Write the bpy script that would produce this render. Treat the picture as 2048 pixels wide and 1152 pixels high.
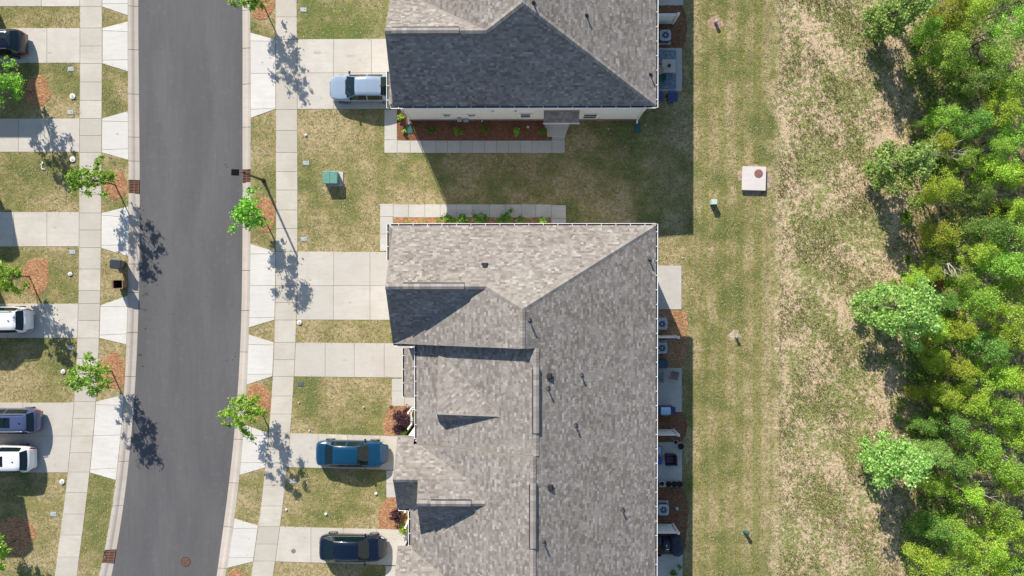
import bpy, math, random
import numpy as np
from mathutils import Vector, Matrix

for o in list(bpy.data.objects):
    bpy.data.objects.remove(o)
SC = bpy.context.scene
C = SC.collection
R = math.radians

# ------------------------------------------------------------------ camera
CAMH = 58.0
F = 1682.0                      # focal length in photo pixels (2048 wide)
NADIR = Vector((16.0, 16.0, -F)).normalized()      # straight down, seen from the camera
ROT = NADIR.rotation_difference(Vector((0, 0, -1))).to_matrix()
cam_d = bpy.data.cameras.new('camera')
cam = bpy.data.objects.new('camera', cam_d)
C.objects.link(cam)
cam.matrix_world = Matrix.Translation((0, 0, CAMH)) @ ROT.to_4x4()
cam_d.sensor_width = 36.0
cam_d.lens = F / 2048.0 * 36.0
cam_d.clip_end = 3000
SC.camera = cam

# ------------------------------------------------------------------ world, sun, exposure
ELEV = R(34.5)
SH = Vector((0.405, -0.914)).normalized()          # ground direction of the shadows
SUN_STRENGTH, SKY_STRENGTH = 5.0, 0.115
w = bpy.data.worlds.new('World'); SC.world = w; w.use_nodes = True
wn = w.node_tree.nodes; wl = w.node_tree.links
sky = wn.new('ShaderNodeTexSky'); sky.sky_type = 'NISHITA'; sky.sun_disc = False
sky.dust_density = .4; sky.ozone_density = 1.2; sky.sun_elevation = ELEV; sky.sun_rotation = R(-23.9)
wl.new(sky.outputs[0], wn['Background'].inputs[0]); wn['Background'].inputs[1].default_value = SKY_STRENGTH
sd = bpy.data.lights.new('sun', 'SUN'); sd.energy = SUN_STRENGTH; sd.angle = R(0.53); sd.color = (1.0, 0.925, 0.82)
sun = bpy.data.objects.new('sun', sd); C.objects.link(sun); sun.location = (-20, 40, 60)
sun.rotation_mode = 'QUATERNION'
sun.rotation_quaternion = Vector((SH.x*math.cos(ELEV), SH.y*math.cos(ELEV), -math.sin(ELEV))).to_track_quat('-Z', 'Y')
vs = SC.view_settings
vs.view_transform = 'Standard'; vs.look = 'None'; vs.gamma = 1.0; vs.exposure = 0.56; vs.use_curve_mapping = False

# ------------------------------------------------------------------ mapping photo pixel -> world
def P(px, py, h=0.0):
    d = ROT @ Vector((px-1024.0, 576.0-py, -F))
    t = (h-CAMH)/d.z
    return Vector((d.x*t, d.y*t, h))
def G(px, py):
    p = P(px, py); return (p.x, p.y)

# ------------------------------------------------------------------ materials
def newmat(name):
    m = bpy.data.materials.new(name); m.use_nodes = True
    nt = m.node_tree; nt.nodes.clear()
    out = nt.nodes.new('ShaderNodeOutputMaterial'); b = nt.nodes.new('ShaderNodeBsdfPrincipled')
    nt.links.new(b.outputs[0], out.inputs[0])
    return m, nt, b, out
class NT:
    """little node helper"""
    def __init__(s, nt): s.nt = nt; s.l = nt.links
    def n(s, t, **k):
        x = s.nt.nodes.new(t)
        for a, v in k.items(): setattr(x, a, v)
        return x
    def val(s, sock, v):
        if hasattr(v, 'links') or isinstance(v, bpy.types.NodeSocket): s.l.new(v, sock)
        else: sock.default_value = v
    def coord(s, kind='Object'): return s.n('ShaderNodeTexCoord').outputs[kind]
    def noise(s, vec, scale, detail=4, rough=.55, dist=0, out='Fac'):
        x = s.n('ShaderNodeTexNoise'); s.l.new(vec, x.inputs['Vector'])
        x.inputs['Scale'].default_value = scale; x.inputs['Detail'].default_value = detail
        x.inputs['Roughness'].default_value = rough; x.inputs['Distortion'].default_value = dist
        return x.outputs[out]
    def ramp(s, fac, stops, interp='LINEAR'):
        x = s.n('ShaderNodeValToRGB'); s.l.new(fac, x.inputs[0]); r = x.color_ramp; r.interpolation = interp
        while len(r.elements) < len(stops): r.elements.new(.5)
        for e, (p, c) in zip(r.elements, stops):
            e.position = p; e.color = (c[0], c[1], c[2], 1) if hasattr(c, '__len__') else (c, c, c, 1)
        return x.outputs[0]
    def mix(s, f, a, b, mode='MIX'):
        x = s.n('ShaderNodeMix', data_type='RGBA', blend_type=mode)
        s.val(x.inputs[0], f)
        for sock, v in ((x.inputs[6], a), (x.inputs[7], b)):
            if isinstance(v, (tuple, list)): sock.default_value = (*v[:3], 1)
            else: s.l.new(v, sock)
        return x.outputs[2]
    def math(s, op, a, b=0.0, c=None):
        x = s.n('ShaderNodeMath', operation=op); s.val(x.inputs[0], a); s.val(x.inputs[1], b)
        if c is not None: s.val(x.inputs[2], c)
        return x.outputs[0]
    def maprange(s, v, a, b, c=0., d=1.):
        x = s.n('ShaderNodeMapRange'); s.l.new(v, x.inputs[0])
        for i, q in enumerate((a, b, c, d)): x.inputs[i+1].default_value = q
        return x.outputs[0]
    def sep(s, vec):
        x = s.n('ShaderNodeSeparateXYZ'); s.l.new(vec, x.inputs[0]); return x.outputs
    def scale(s, vec, v):
        x = s.n('ShaderNodeMapping'); s.l.new(vec, x.inputs[0]); x.inputs['Scale'].default_value = v; return x.outputs[0]
    def bump(s, b, h, strength=.3, dist=.02):
        x = s.n('ShaderNodeBump'); x.inputs['Strength'].default_value = strength; x.inputs['Distance'].default_value = dist
        s.l.new(h, x.inputs['Height']); s.l.new(x.outputs[0], b.inputs['Normal'])
MATS = {}
def flat(name, col, rough=.6, metal=0., noise=0., nscale=6., spec=.5, coat=0.):
    if name in MATS: return MATS[name]
    m, nt, b, _ = newmat(name); h = NT(nt)
    b.inputs['Roughness'].default_value = rough; b.inputs['Metallic'].default_value = metal
    b.inputs['Specular IOR Level'].default_value = spec; b.inputs['Coat Weight'].default_value = coat
    b.inputs['Coat Roughness'].default_value = .04
    if noise <= 0: noise = .08
    f = h.noise(h.coord(), nscale, 5)
    lo = tuple(c*(1-noise) for c in col); hi = tuple(min(1, c*(1+noise)) for c in col)
    h.l.new(h.ramp(f, [(.3, lo), (.7, hi)]), b.inputs['Base Color'])
    MATS[name] = m; return m

def concrete(name, col, var=.10, stain=.16):
    m, nt, b, _ = newmat(name); h = NT(nt); co = h.coord()
    rnd = h.n('ShaderNodeObjectInfo').outputs['Random']
    base = h.mix(rnd, tuple(c*(1-var) for c in col), tuple(min(1, c*(1+var*.7)) for c in col))
    n1 = h.noise(co, .55, 7, .65); n2 = h.noise(h.scale(co, (1., 4, 1)), 1.1, 6, .65); n3 = h.noise(co, 28, 3)
    c = h.mix(h.maprange(n1, .42, .72), base, (col[0]*(1-stain), col[1]*(1-stain*1.15), col[2]*(1-stain*1.4)))
    c = h.mix(h.maprange(n2, .42, .66, 0, .45), c, tuple(x*.80 for x in col))
    c = h.mix(h.maprange(n3, .3, .7, 0, .22), c, tuple(x*.7 for x in col))
    h.l.new(c, b.inputs['Base Color']); b.inputs['Roughness'].default_value = .85
    h.bump(b, n3, .15, .005); MATS[name] = m; return m
M_SLAB = concrete('sidewalk_concrete', (.50, .462, .40), .13)
M_DRIVE = concrete('driveway_concrete', (.525, .49, .435), .10)
M_APRON = concrete('apron_concrete', (.60, .58, .54), .07, .10)
M_KERB = concrete('kerb_concrete', (.47, .42, .365))
M_WALK = concrete('walk_concrete', (.51, .485, .44))
M_PATIO = concrete('patio_concrete', (.49, .47, .43))

def asphalt():
    m, nt, b, _ = newmat('asphalt'); h = NT(nt); co = h.coord()
    n1 = h.noise(h.scale(co, (1.2, .25, 1)), .5, 6, .6); n2 = h.noise(co, 22, 4, .7); n3 = h.noise(co, 2.5, 5, .6)
    c = h.ramp(n1, [(.36, (.092, .090, .093)), (.64, (.122, .119, .120))])
    c = h.mix(h.maprange(n2, .3, .72, 0, .5), c, (.070, .069, .073))
    c = h.mix(h.maprange(n3, .55, .72, 0, .3), c, (.150, .146, .146))
    lane = h.n('ShaderNodeTexWave', wave_type='BANDS', bands_direction='X'); h.l.new(co, lane.inputs[0]); lane.inputs['Scale'].default_value = .09; lane.inputs['Distortion'].default_value = 2.; lane.inputs['Detail'].default_value = 2
    c = h.mix(h.maprange(lane.outputs['Fac'], .6, 1., 0, .22), c, (.075, .073, .075))
    n4 = h.noise(h.scale(co, (2.5, .12, 1)), 2.2, 4, .6)
    c = h.mix(h.maprange(n4, .52, .68, 0, .35), c, (.078, .076, .079))
    h.l.new(c, b.inputs['Base Color']); b.inputs['Roughness'].default_value = .9
    h.bump(b, n2, .4, .01); return m
M_ASPH = asphalt()

def ground_mat():
    m, nt, b, _ = newmat('ground_turf'); h = NT(nt); co = h.coord(); x, y, z = h.sep(co)
    wob = h.math('MULTIPLY', h.math('SUBTRACT', h.noise(co, .35, 5, .65), .5), 3.2)
    wob2 = h.math('MULTIPLY', h.math('SUBTRACT', h.noise(co, 1.6, 5, .7), .5), 1.4)
    xx = h.math('ADD', x, h.math('ADD', wob, wob2))
    # --- lawn
    big = h.noise(co, .16, 4, .6); mid = h.noise(co, .8, 6, .7); fine = h.noise(co, 4.5, 6, .8)
    hair = h.noise(h.scale(co, (1.8, 1, 1)), 8.5, 4, .85); hair2 = h.noise(h.scale(co, (1, 1.8, 1)), 13, 3, .9)
    pat = h.noise(co, .33, 5, .65)
    g = h.math('ADD', h.math('MULTIPLY', big, .3), h.math('ADD', h.math('MULTIPLY', mid, .35), h.math('MULTIPLY', pat, .35)))
    lawn = h.ramp(g, [(.42, (.095, .130, .030)), (.465, (.205, .195, .062)), (.50, (.320, .258, .120)), (.55, (.460, .352, .208))])
    lawn = h.mix(h.maprange(fine, .43, .55, .72, 0), lawn, (.140, .145, .048))
    lawn = h.mix(h.maprange(hair, .50, .64, 0, .5), lawn, (.54, .445, .265))
    lawn = h.mix(h.maprange(hair2, .50, .38, 0, .6), lawn, (.085, .095, .030))
    # greener near the street on the right-hand front lawns and at the top
    green = h.math('MULTIPLY', h.maprange(y, 13.2, 15.5), h.math('MULTIPLY', h.maprange(x, -16., -15.), h.maprange(x, -8.2, -8.9)))
    lawn = h.mix(h.math('MULTIPLY', green, h.maprange(g, .40, .56, .85, .25)), lawn, h.ramp(hair, [(.4, (.06, .095, .018)), (.6, (.155, .205, .055))]))
    # mown stripes behind the houses
    st = h.n('ShaderNodeTexWave', wave_type='BANDS', bands_direction='X'); h.l.new(co, st.inputs[0])
    st.inputs['Scale'].default_value = .26; st.inputs['Distortion'].default_value = 1.6; st.inputs['Detail'].default_value = 3; st.inputs['Detail Scale'].default_value = .5
    sm = h.math('MULTIPLY', h.maprange(x, 11.5, 13), h.math('MULTIPLY', h.maprange(st.outputs['Fac'], .35, .75), h.maprange(pat, .3, .65, .25, .85)))
    lawn = h.mix(sm, lawn, h.mix(1., lawn, (.60, .74, .42), 'MULTIPLY'))
    # --- rough strip: sandy soil with weeds
    t1 = h.noise(co, 2.7, 8, .78, .3); t2 = h.noise(co, .42, 5, .6); t3 = h.noise(h.scale(co, (1, 1.5, 1)), 5.5, 6, .85)
    sand = h.ramp(t3, [(.36, (.32, .22, .145)), (.48, (.50, .375, .255)), (.60, (.70, .55, .39))])
    weed = h.ramp(t3, [(.38, (.070, .110, .024)), (.5, (.195, .225, .066)), (.60, (.42, .39, .18))])
    cover = h.math('ADD', t1, h.math('MULTIPLY', h.math('SUBTRACT', t2, .5), .55))
    cover = h.math('SUBTRACT', cover, h.math('MULTIPLY', h.math('MULTIPLY', h.maprange(xx, 24.2, 25.6), h.maprange(xx, 27.6, 26.6)), .075))
    rough = h.mix(h.maprange(cover, .455, .515, .0, .92), sand, weed)
    # bare worn seam along the mown edge
    seam = h.math('MULTIPLY', h.maprange(xx, 17.0, 17.6), h.maprange(xx, 18.6, 18.1))
    rough = h.mix(h.math('MULTIPLY', seam, h.maprange(t2, .4, .6, .1, .6)), rough, sand)
    # --- forest floor
    floor = h.ramp(h.noise(co, 3.2, 8, .75), [(.38, (.07, .085, .028)), (.47, (.20, .17, .08)), (.54, (.42, .30, .19)), (.64, (.62, .47, .32))])
    c = h.mix(h.maprange(xx, 17.0, 17.9), lawn, rough)
    c = h.mix(h.maprange(xx, 26.2, 28.2), c, floor)
    h.l.new(c, b.inputs['Base Color']); b.inputs['Roughness'].default_value = .95; b.inputs['Specular IOR Level'].default_value = .1
    hh = h.math('ADD', fine, h.math('MULTIPLY', h.maprange(xx, 17., 18.5), h.math('MULTIPLY', t1, 2.5)))
    h.bump(b, hh, .7, .06); return m
M_GROUND = ground_mat()

def straw(name, c1, c2, c3):
    m, nt, b, _ = newmat(name); h = NT(nt); co = h.coord()
    n = h.noise(h.scale(co, (1, 1.8, 1)), 7, 6, .85, .8); n2 = h.noise(co, 1.8, 5, .6)
    c = h.ramp(n, [(.36, c1), (.5, c2), (.62, c3)])
    c = h.mix(h.maprange(n2, .5, .75, 0, .5), c, c1)
    h.l.new(c, b.inputs['Base Color']); b.inputs['Roughness'].default_value = .95; b.inputs['Specular IOR Level'].default_value = .1
    h.bump(b, n, .9, .05); MATS[name] = m; return m
M_STRAW = straw('pine_straw', (.14, .062, .028), (.35, .175, .085), (.68, .44, .27))
M_STRAW_SHADE = straw('shade_darkened_straw', (.12, .050, .026), (.19, .088, .050), (.32, .17, .105))  # same straw for beds in shade, the shade mixed into its colour

def shingle_mat():
    m, nt, b, _ = newmat('asphalt_shingles'); h = NT(nt); co = h.coord()
    a = h.n('ShaderNodeAttribute', attribute_name='tint').outputs['Fac']
    c = h.ramp(a, [(0, (.125, .107, .093)), (.25, (.192, .170, .151)), (.5, (.240, .217, .195)), (.75, (.298, .274, .249)), (1., (.372, .346, .318))])
    n = h.noise(co, 40, 3, .7); n2 = h.noise(co, .4, 4, .6)
    c = h.mix(h.maprange(n, .35, .7, 0, .22), c, (.12, .11, .10))
    c = h.mix(h.maprange(n2, .4, .7, 0, .18), c, (.40, .385, .355))
    h.l.new(c, b.inputs['Base Color']); b.inputs['Roughness'].default_value = .95; b.inputs['Specular IOR Level'].default_value = .2
    h.bump(b, n, .3, .006); return m
M_SHIN = shingle_mat()
M_WHITE = flat('white_trim', (.78, .78, .76), .45)
M_SIDING = flat('cream_siding', (.66, .64, .59), .6, noise=.04)
M_BRICK = flat('brick_face', (.24, .15, .125), .9, noise=.35, nscale=9)
M_MORTAR = flat('mortar', (.36, .33, .30), .9)
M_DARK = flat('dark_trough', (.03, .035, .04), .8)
M_BLACK = flat('black_metal', (.018, .018, .02), .45)
M_PLASTIC_D = flat('charcoal_plastic', (.035, .042, .05), .35)
M_GLASSD = flat('window_glass', (.004, .012, .014), .04, spec=.55)
M_GREENBOX = flat('green_enamel', (.11, .26, .205), .45, noise=.12)
M_PALEGREEN = flat('pale_green_plastic', (.42, .56, .49), .5)
M_RUST = flat('rusted_iron', (.17, .085, .06), .8, noise=.35, nscale=14)
M_RUSTD = flat('rusted_iron_dark', (.05, .028, .022), .9, noise=.3)
M_GREYP = flat('grey_plastic', (.36, .40, .43), .55, noise=.15)
M_LEAD = flat('vent_pipe_grey', (.022, .022, .025), .6)
M_BARK = flat('bark', (.13, .095, .07), .95, noise=.35, nscale=20)
M_BARKP = flat('pale_dead_wood', (.42, .37, .31), .9, noise=.25, nscale=20)
M_TEAL = flat('teal_plastic', (.02, .11, .09), .5)
M_BLUE = flat('navy_plastic', (.018, .045, .13), .45)
M_COVER = flat('navy_cover_cloth', (.016, .028, .05), .7, noise=.25, nscale=3)
M_HVAC = flat('condenser_enamel', (.40, .44, .49), .5)
M_FAN = flat('condenser_grille', (.05, .08, .13), .5)
M_WOOD = flat('weathered_wood', (.52, .47, .40), .8, noise=.15, nscale=18)
M_TYRE = flat('tyre_rubber', (.02, .02, .02), .85)
M_RIM = flat('alloy_rim', (.55, .56, .58), .35, metal=.8)
M_RED = flat('tail_lamp_red', (.30, .015, .02), .15)
M_LAMP = flat('headlamp_glass', (.55, .58, .6), .1)

def leafmat(name, c1, c2, c3, trans=.42):
    if name in MATS: return MATS[name]
    m, nt, b, out = newmat(name); h = NT(nt)
    gi = h.n('ShaderNodeNewGeometry'); r = gi.outputs['Random Per Island']
    oi = h.n('ShaderNodeObjectInfo').outputs['Random']
    c = h.ramp(r, [(0, c1), (.5, c2), (1, c3)])
    hs = h.n('ShaderNodeHueSaturation'); h.l.new(c, hs.inputs['Color'])
    h.l.new(h.maprange(oi, 0, 1, .485, .515), hs.inputs['Hue']); h.l.new(h.maprange(oi, 0, 1, .8, 1.2), hs.inputs['Value'])
    cc = hs.outputs[0]
    h.l.new(cc, b.inputs['Base Color']); b.inputs['Roughness'].default_value = .55; b.inputs['Specular IOR Level'].default_value = .3
    t = h.n('ShaderNodeBsdfTranslucent'); h.l.new(cc, t.inputs[0])
    mx = h.n('ShaderNodeMixShader'); mx.inputs[0].default_value = trans
    h.l.new(b.outputs[0], mx.inputs[1]); h.l.new(t.outputs[0], mx.inputs[2]); h.l.new(mx.outputs[0], out.inputs[0])
    MATS[name] = m; return m
L_STREET = leafmat('leaf_street_tree', (0.132, 0.290, 0.026), (0.264, 0.502, 0.060), (0.449, 0.713, 0.119))
L_YELLOW = leafmat('leaf_young_yellow', (0.167, 0.310, 0.025), (0.293, 0.460, 0.051), (0.450, 0.621, 0.113))
L_BRIGHT = leafmat('leaf_bright', (0.122, 0.283, 0.031), (0.290, 0.549, 0.071), (0.582, 0.760, 0.140))
L_PALE = leafmat('leaf_pale', (0.145, 0.290, 0.049), (0.315, 0.508, 0.116), (0.557, 0.726, 0.252))
L_OLIVE = leafmat('leaf_olive', (0.193, 0.268, 0.024), (0.369, 0.425, 0.043), (0.593, 0.629, 0.100))
L_DEEP = leafmat('leaf_deep', (0.080, 0.176, 0.034), (0.190, 0.351, 0.069), (0.379, 0.565, 0.121))
L_LIME = leafmat('leaf_lime', (0.201, 0.351, 0.032), (0.403, 0.615, 0.059), (0.662, 0.737, 0.137))
L_BROWN = leafmat('leaf_rust', (.16, .07, .035), (.34, .16, .09), (.48, .27, .16))
L_PURPLE = leafmat('leaf_purple', (.035, .015, .022), (.085, .04, .055), (.16, .08, .09))
L_GOLD = leafmat('leaf_gold', (.40, .30, .02), (.56, .44, .04), (.66, .56, .10))
L_SHRUB = leafmat('leaf_shrub', (.05, .14, .014), (.13, .28, .03), (.25, .42, .06))
L_BLADE = leafmat('weed_blades', (.13, .14, .04), (.24, .24, .08), (.42, .37, .18), .15)

# ------------------------------------------------------------------ mesh builder
class MB:
    def __init__(s): s.v = []; s.f = []; s.m = []; s.mi = 0
    def add(s, vs, fs, mi=None):
        k = len(s.v); s.v += [tuple(v) for v in vs]
        s.f += [tuple(i+k for i in f) for f in fs]; s.m += [s.mi if mi is None else mi]*len(fs); return s
    def box(s, x0, y0, z0, x1, y1, z1, mi=None):
        return s.add([(x0,y0,z0),(x1,y0,z0),(x1,y1,z0),(x0,y1,z0),(x0,y0,z1),(x1,y0,z1),(x1,y1,z1),(x0,y1,z1)],
                     [(3,2,1,0),(4,5,6,7),(0,1,5,4),(1,2,6,5),(2,3,7,6),(3,0,4,7)], mi)
    def cbox(s, c, d, rz=0., mi=None, taper=1.):
        a, b, h = d[0]/2, d[1]/2, d[2]/2; cs, sn = math.cos(rz), math.sin(rz); vs = []
        for zz, t in ((-h, 1.), (h, taper)):
            for xx, yy in ((-a,-b),(a,-b),(a,b),(-a,b)):
                X, Y = xx*t, yy*t; vs.append((c[0]+X*cs-Y*sn, c[1]+X*sn+Y*cs, c[2]+zz))
        return s.add(vs, [(3,2,1,0),(4,5,6,7),(0,1,5,4),(1,2,6,5),(2,3,7,6),(3,0,4,7)], mi)
    def prism(s, poly, z0, z1, mi=None, inset=0.):
        n = len(poly)
        ar = sum(poly[i][0]*poly[(i+1)%n][1]-poly[(i+1)%n][0]*poly[i][1] for i in range(n))
        if ar < 0: poly = poly[::-1]
        top = poly
        if inset:
            top = inset_poly(poly, inset)
        vs = [(p[0],p[1],z0) for p in poly]+[(p[0],p[1],z1) for p in top]
        return s.add(vs, [tuple(range(n-1,-1,-1)), tuple(range(n,2*n))]+[(i,(i+1)%n,(i+1)%n+n,i+n) for i in range(n)], mi)
    def slab3(s, poly, th, mi=None):        # 3-D polygon (counter-clockwise from above) extruded down
        n = len(poly)
        ar = sum(poly[i][0]*poly[(i+1)%n][1]-poly[(i+1)%n][0]*poly[i][1] for i in range(n))
        if ar < 0: poly = poly[::-1]
        vs = [tuple(p) for p in poly]+[(p[0],p[1],p[2]-th) for p in poly]
        return s.add(vs, [tuple(range(n)), tuple(range(2*n-1,n-1,-1))]+[(i,i+n,(i+1)%n+n,(i+1)%n) for i in range(n)], mi)
    def tube(s, pts, rad, n=8, mi=None, cap=True):
        pts = [Vector(p) for p in pts]; k0 = len(s.v); N = len(pts)
        if not hasattr(rad, '__len__'): rad = [rad]*N
        up = None
        for i, p in enumerate(pts):
            d = (pts[min(i+1,N-1)]-pts[max(i-1,0)]).normalized()
            a = Vector((0,0,1)) if abs(d.z) < .9 else Vector((1,0,0))
            if up is not None: a = up
            u = d.cross(a); u = u.normalized() if u.length > 1e-6 else Vector((1,0,0)); v = d.cross(u).normalized(); up = a
            for j in range(n):
                t = 2*math.pi*j/n; q = p+(u*math.cos(t)+v*math.sin(t))*rad[i]; s.v.append(tuple(q))
        m_ = s.mi if mi is None else mi
        for i in range(N-1):
            for j in range(n):
                s.f.append((k0+i*n+j, k0+i*n+(j+1)%n, k0+(i+1)*n+(j+1)%n, k0+(i+1)*n+j)); s.m.append(m_)
        if cap:
            s.f.append(tuple(k0+j for j in range(n-1,-1,-1))); s.m.append(m_)
            s.f.append(tuple(k0+(N-1)*n+j for j in range(n))); s.m.append(m_)
        return s
    def lathe(s, c, prof, n=20, mi=None, sy=1.):     # prof: (r, z)
        k0 = len(s.v); m_ = s.mi if mi is None else mi
        for r, z in prof:
            for j in range(n):
                t = 2*math.pi*j/n; s.v.append((c[0]+r*math.cos(t), c[1]+r*math.sin(t)*sy, c[2]+z))
        for i in range(len(prof)-1):
            for j in range(n):
                s.f.append((k0+i*n+j, k0+i*n+(j+1)%n, k0+(i+1)*n+(j+1)%n, k0+(i+1)*n+j)); s.m.append(m_)
        s.f.append(tuple(k0+(len(prof)-1)*n+j for j in range(n))); s.m.append(m_)
        return s
    def mesh(s, name, mats, smooth=False):
        me = bpy.data.meshes.new(name); me.from_pydata(s.v, [], s.f)
        for m in (mats if isinstance(mats, (list, tuple)) else [mats]): me.materials.append(m)
        me.polygons.foreach_set('material_index', s.m)
        if smooth: me.polygons.foreach_set('use_smooth', [True]*len(s.f))
        me.update(); return me
    def obj(s, name, mats, parent=None, smooth=False, bevel=0.):
        o = link(name, s.mesh(name, mats, smooth), parent)
        if bevel:
            b = o.modifiers.new('bevel', 'BEVEL'); b.width = bevel; b.segments = 2; b.limit_method = 'ANGLE'
        return o
def inset_poly(poly, d):
    n = len(poly); out = []
    for i in range(n):
        a, b, c = Vector(poly[i-1][:2]), Vector(poly[i][:2]), Vector(poly[(i+1)%n][:2])
        u = (b-a).normalized(); v = (c-b).normalized(); n1 = Vector((-u.y, u.x)); n2 = Vector((-v.y, v.x))
        k = (n1+n2); k = k/max(.3, k.length_squared/2) if k.length > 1e-5 else n1
        out.append((b.x+k.x*d, b.y+k.y*d))
    return out
def link(name, me, parent=None):
    o = bpy.data.objects.new(name, me); C.objects.link(o)
    if parent is not None:
        o.parent = parent
        if parent.type == 'EMPTY' and parent.get('_w'): o.matrix_parent_inverse = Matrix.Translation(parent.location).inverted()
    return o
def tag(o, label=None, cat=None, group=None, kind=None):
    if label: o['label'] = label
    if cat: o['category'] = cat
    if group: o['group'] = group
    if kind: o['kind'] = kind
    return o
def empty(name, loc=(0,0,0), rz=0., world=False):
    """Empty at a thing's base; world=True: its parts are modelled in world coordinates"""
    o = bpy.data.objects.new(name, None); C.objects.link(o); o.location = loc; o.rotation_euler = (0,0,rz)
    o.empty_display_size = .3
    if world: o['_w'] = 1
    return o
def thing(name, label, cat, loc=(0,0,0), rz=0., group=None, world=False):
    return tag(empty(name, loc, rz, world), label, cat, group)
def dup(root, loc, rz=0., label=None, group=None, scale=None):
    r = root.copy(); C.objects.link(r); r.location = loc; r.rotation_euler = (0,0,rz)
    if scale: r.scale = scale
    if label: r['label'] = label
    if group: r['group'] = group
    for ch in list(root.children):
        c = ch.copy(); C.objects.link(c); c.parent = r
        for g in list(ch.children):
            d = g.copy(); C.objects.link(d); d.parent = c
    return r

# ------------------------------------------------------------------ street alignment (photo pixels)
def curve(pts, deg=5):
    ys = np.array([p[0] for p in pts], float); xs = np.array([p[1] for p in pts], float)
    c = np.polyfit((ys-576)/600, xs, deg); d = np.polyder(c)
    def f(y):
        if y < 0: return float(np.polyval(c, -576/600))
        if y > 1152:
            t = 576/600; return float(np.polyval(c, t)+np.polyval(d, t)*(y-1152)/600)
        return float(np.polyval(c, (y-576)/600))
    return f
ASL = curve([(0,275.3),(100,276),(190,276.7),(350,277.8),(450,278.2),(560,277.5),(655,274.5),(750,270),(860,262.5),(925,255.5),(1012,246),(1100,231.5),(1152,221.5)])
KBL = curve([(0,256),(100,256.3),(190,256.5),(320,256.5),(450,257),(560,257),(655,254.5),(750,249.8),(860,242.5),(925,235.5),(1012,225.5),(1100,208.5),(1152,198)])
SLR = curve([(0,204),(150,204),(300,203.6),(390,203),(500,202),(600,200),(690,198),(752,195),(790,193.6),(880,185),(950,179),(1050,167),(1152,154)])
SLL = curve([(0,159.5),(150,159.8),(300,159.5),(390,158.7),(500,158.2),(600,157),(680,154.5),(752,151.5),(790,149.7),(880,142.5),(950,135.5),(1050,122.5),(1152,109.7)])
ASR = curve([(0,483.7),(150,484),(350,484.6),(455,484.2),(580,482.4),(640,481),(705,479.3),(752,477),(856,468.6),(960,457.5),(1054,446),(1152,432.5)])
KBR = curve([(0,500.3),(100,500.8),(200,501.3),(350,502),(455,501),(540,500),(600,499.3),(660,497.6),(745,494.8),(850,487.7),(950,479.5),(1037,468.6),(1137,453.5),(1152,451)])
SRL = curve([(0,551),(150,551.5),(300,552.2),(390,552.6),(500,551.2),(640,549.7),(720,547.2),(752,545.7),(830,541),(900,534.2),(960,527.5),(1050,517.5),(1152,502.6)])
SRR = curve([(0,593.8),(150,594.4),(300,595),(380,595.2),(500,594.5),(640,592.6),(752,589.2),(830,583),(900,576.5),(960,571),(1050,561.5),(1152,545.7)])

# ------------------------------------------------------------------ ground sheet with the road's trough, asphalt, kerbs
def build_ground():
    ys = [-9000, -1500] + list(range(-120, 1300, 24)) + [2600, 10000]
    mb = MB(); rows = []
    for y in ys:
        yy = max(-120, min(1300, y)); l = KBL(yy); r = KBR(yy)
        xs = [(-12000, 0), (l, 0), (l+1.5, -.16), (r-1.5, -.16), (r, 0), (1560, 0), (1850, 0), (14000, 0)]
        rows.append([(*G(x, y), z) for x, z in xs])
    n = 8
    for r in rows: mb.v += r
    for i in range(len(rows)-1):
        for j in range(n-1):
            mb.f.append((i*n+j, (i+1)*n+j, (i+1)*n+j+1, i*n+j+1)); mb.m.append(0)
    tag(mb.obj('ground', M_GROUND), kind='structure')
    mb = MB(); ys = list(range(-100, 1290, 20)); k = 9
    for y in ys:
        for j in range(k):
            t = j/(k-1); x = ASL(y)*(1-t)+ASR(y)*t; mb.v.append((*G(x, y), -.085+.05*(1-(2*t-1)**2)))
    for i in range(len(ys)-1):
        for j in range(k-1):
            mb.f.append((i*k+j, (i+1)*k+j, (i+1)*k+j+1, i*k+j+1)); mb.m.append(0)
    road = tag(mb.obj('road', M_ASPH, smooth=True), kind='structure')
    return road
build_ground()

def kerb(name, fo, fi, joints, skip):
    root = tag(empty(name), kind='structure')
    js = [-110]+joints+[1270]
    prof = [(0, -.16), (0, .012), (.28, .022), (.42, .0), (.60, -.062), (1.0, -.088), (1.0, -.16)]
    for a, b in zip(js[:-1], js[1:]):
        if any(abs(a-s0) < 1 and abs(b-s1) < 1 for s0, s1 in skip): continue
        n = max(1, round((b-a)/22)); mb = MB()
        for i in range(n+1):
            y = a+.45+(b-a-.9)*i/n
            for t, z in prof: mb.v.append((*G(fo(y)*(1-t)+fi(y)*t, y), z))
        k = len(prof)
        for i in range(n):
            for j in range(k-1):
                mb.f.append((i*k+j, i*k+j+1, (i+1)*k+j+1, (i+1)*k+j)); mb.m.append(0)
        mb.f.append(tuple(range(k))); mb.m.append(0)
        mb.f.append(tuple(n*k+j for j in range(k-1, -1, -1))); mb.m.append(0)
        mb.obj('kerb_segment', M_KERB, root)
    return root
kerb('kerb', lambda y: KBL(y), lambda y: ASL(y), [-75,12,99,188,274,322,360,386,470,528,585,665,753,844,923,1012,1100,1126,1200], [(360,386),(1100,1126)])
kerb('kerb', lambda y: KBR(y), lambda y: ASR(y), [-65,20,96,168,254,339,364,455,541,621,704,792,879,966,1054,1137,1220], [(339,364)])

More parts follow.
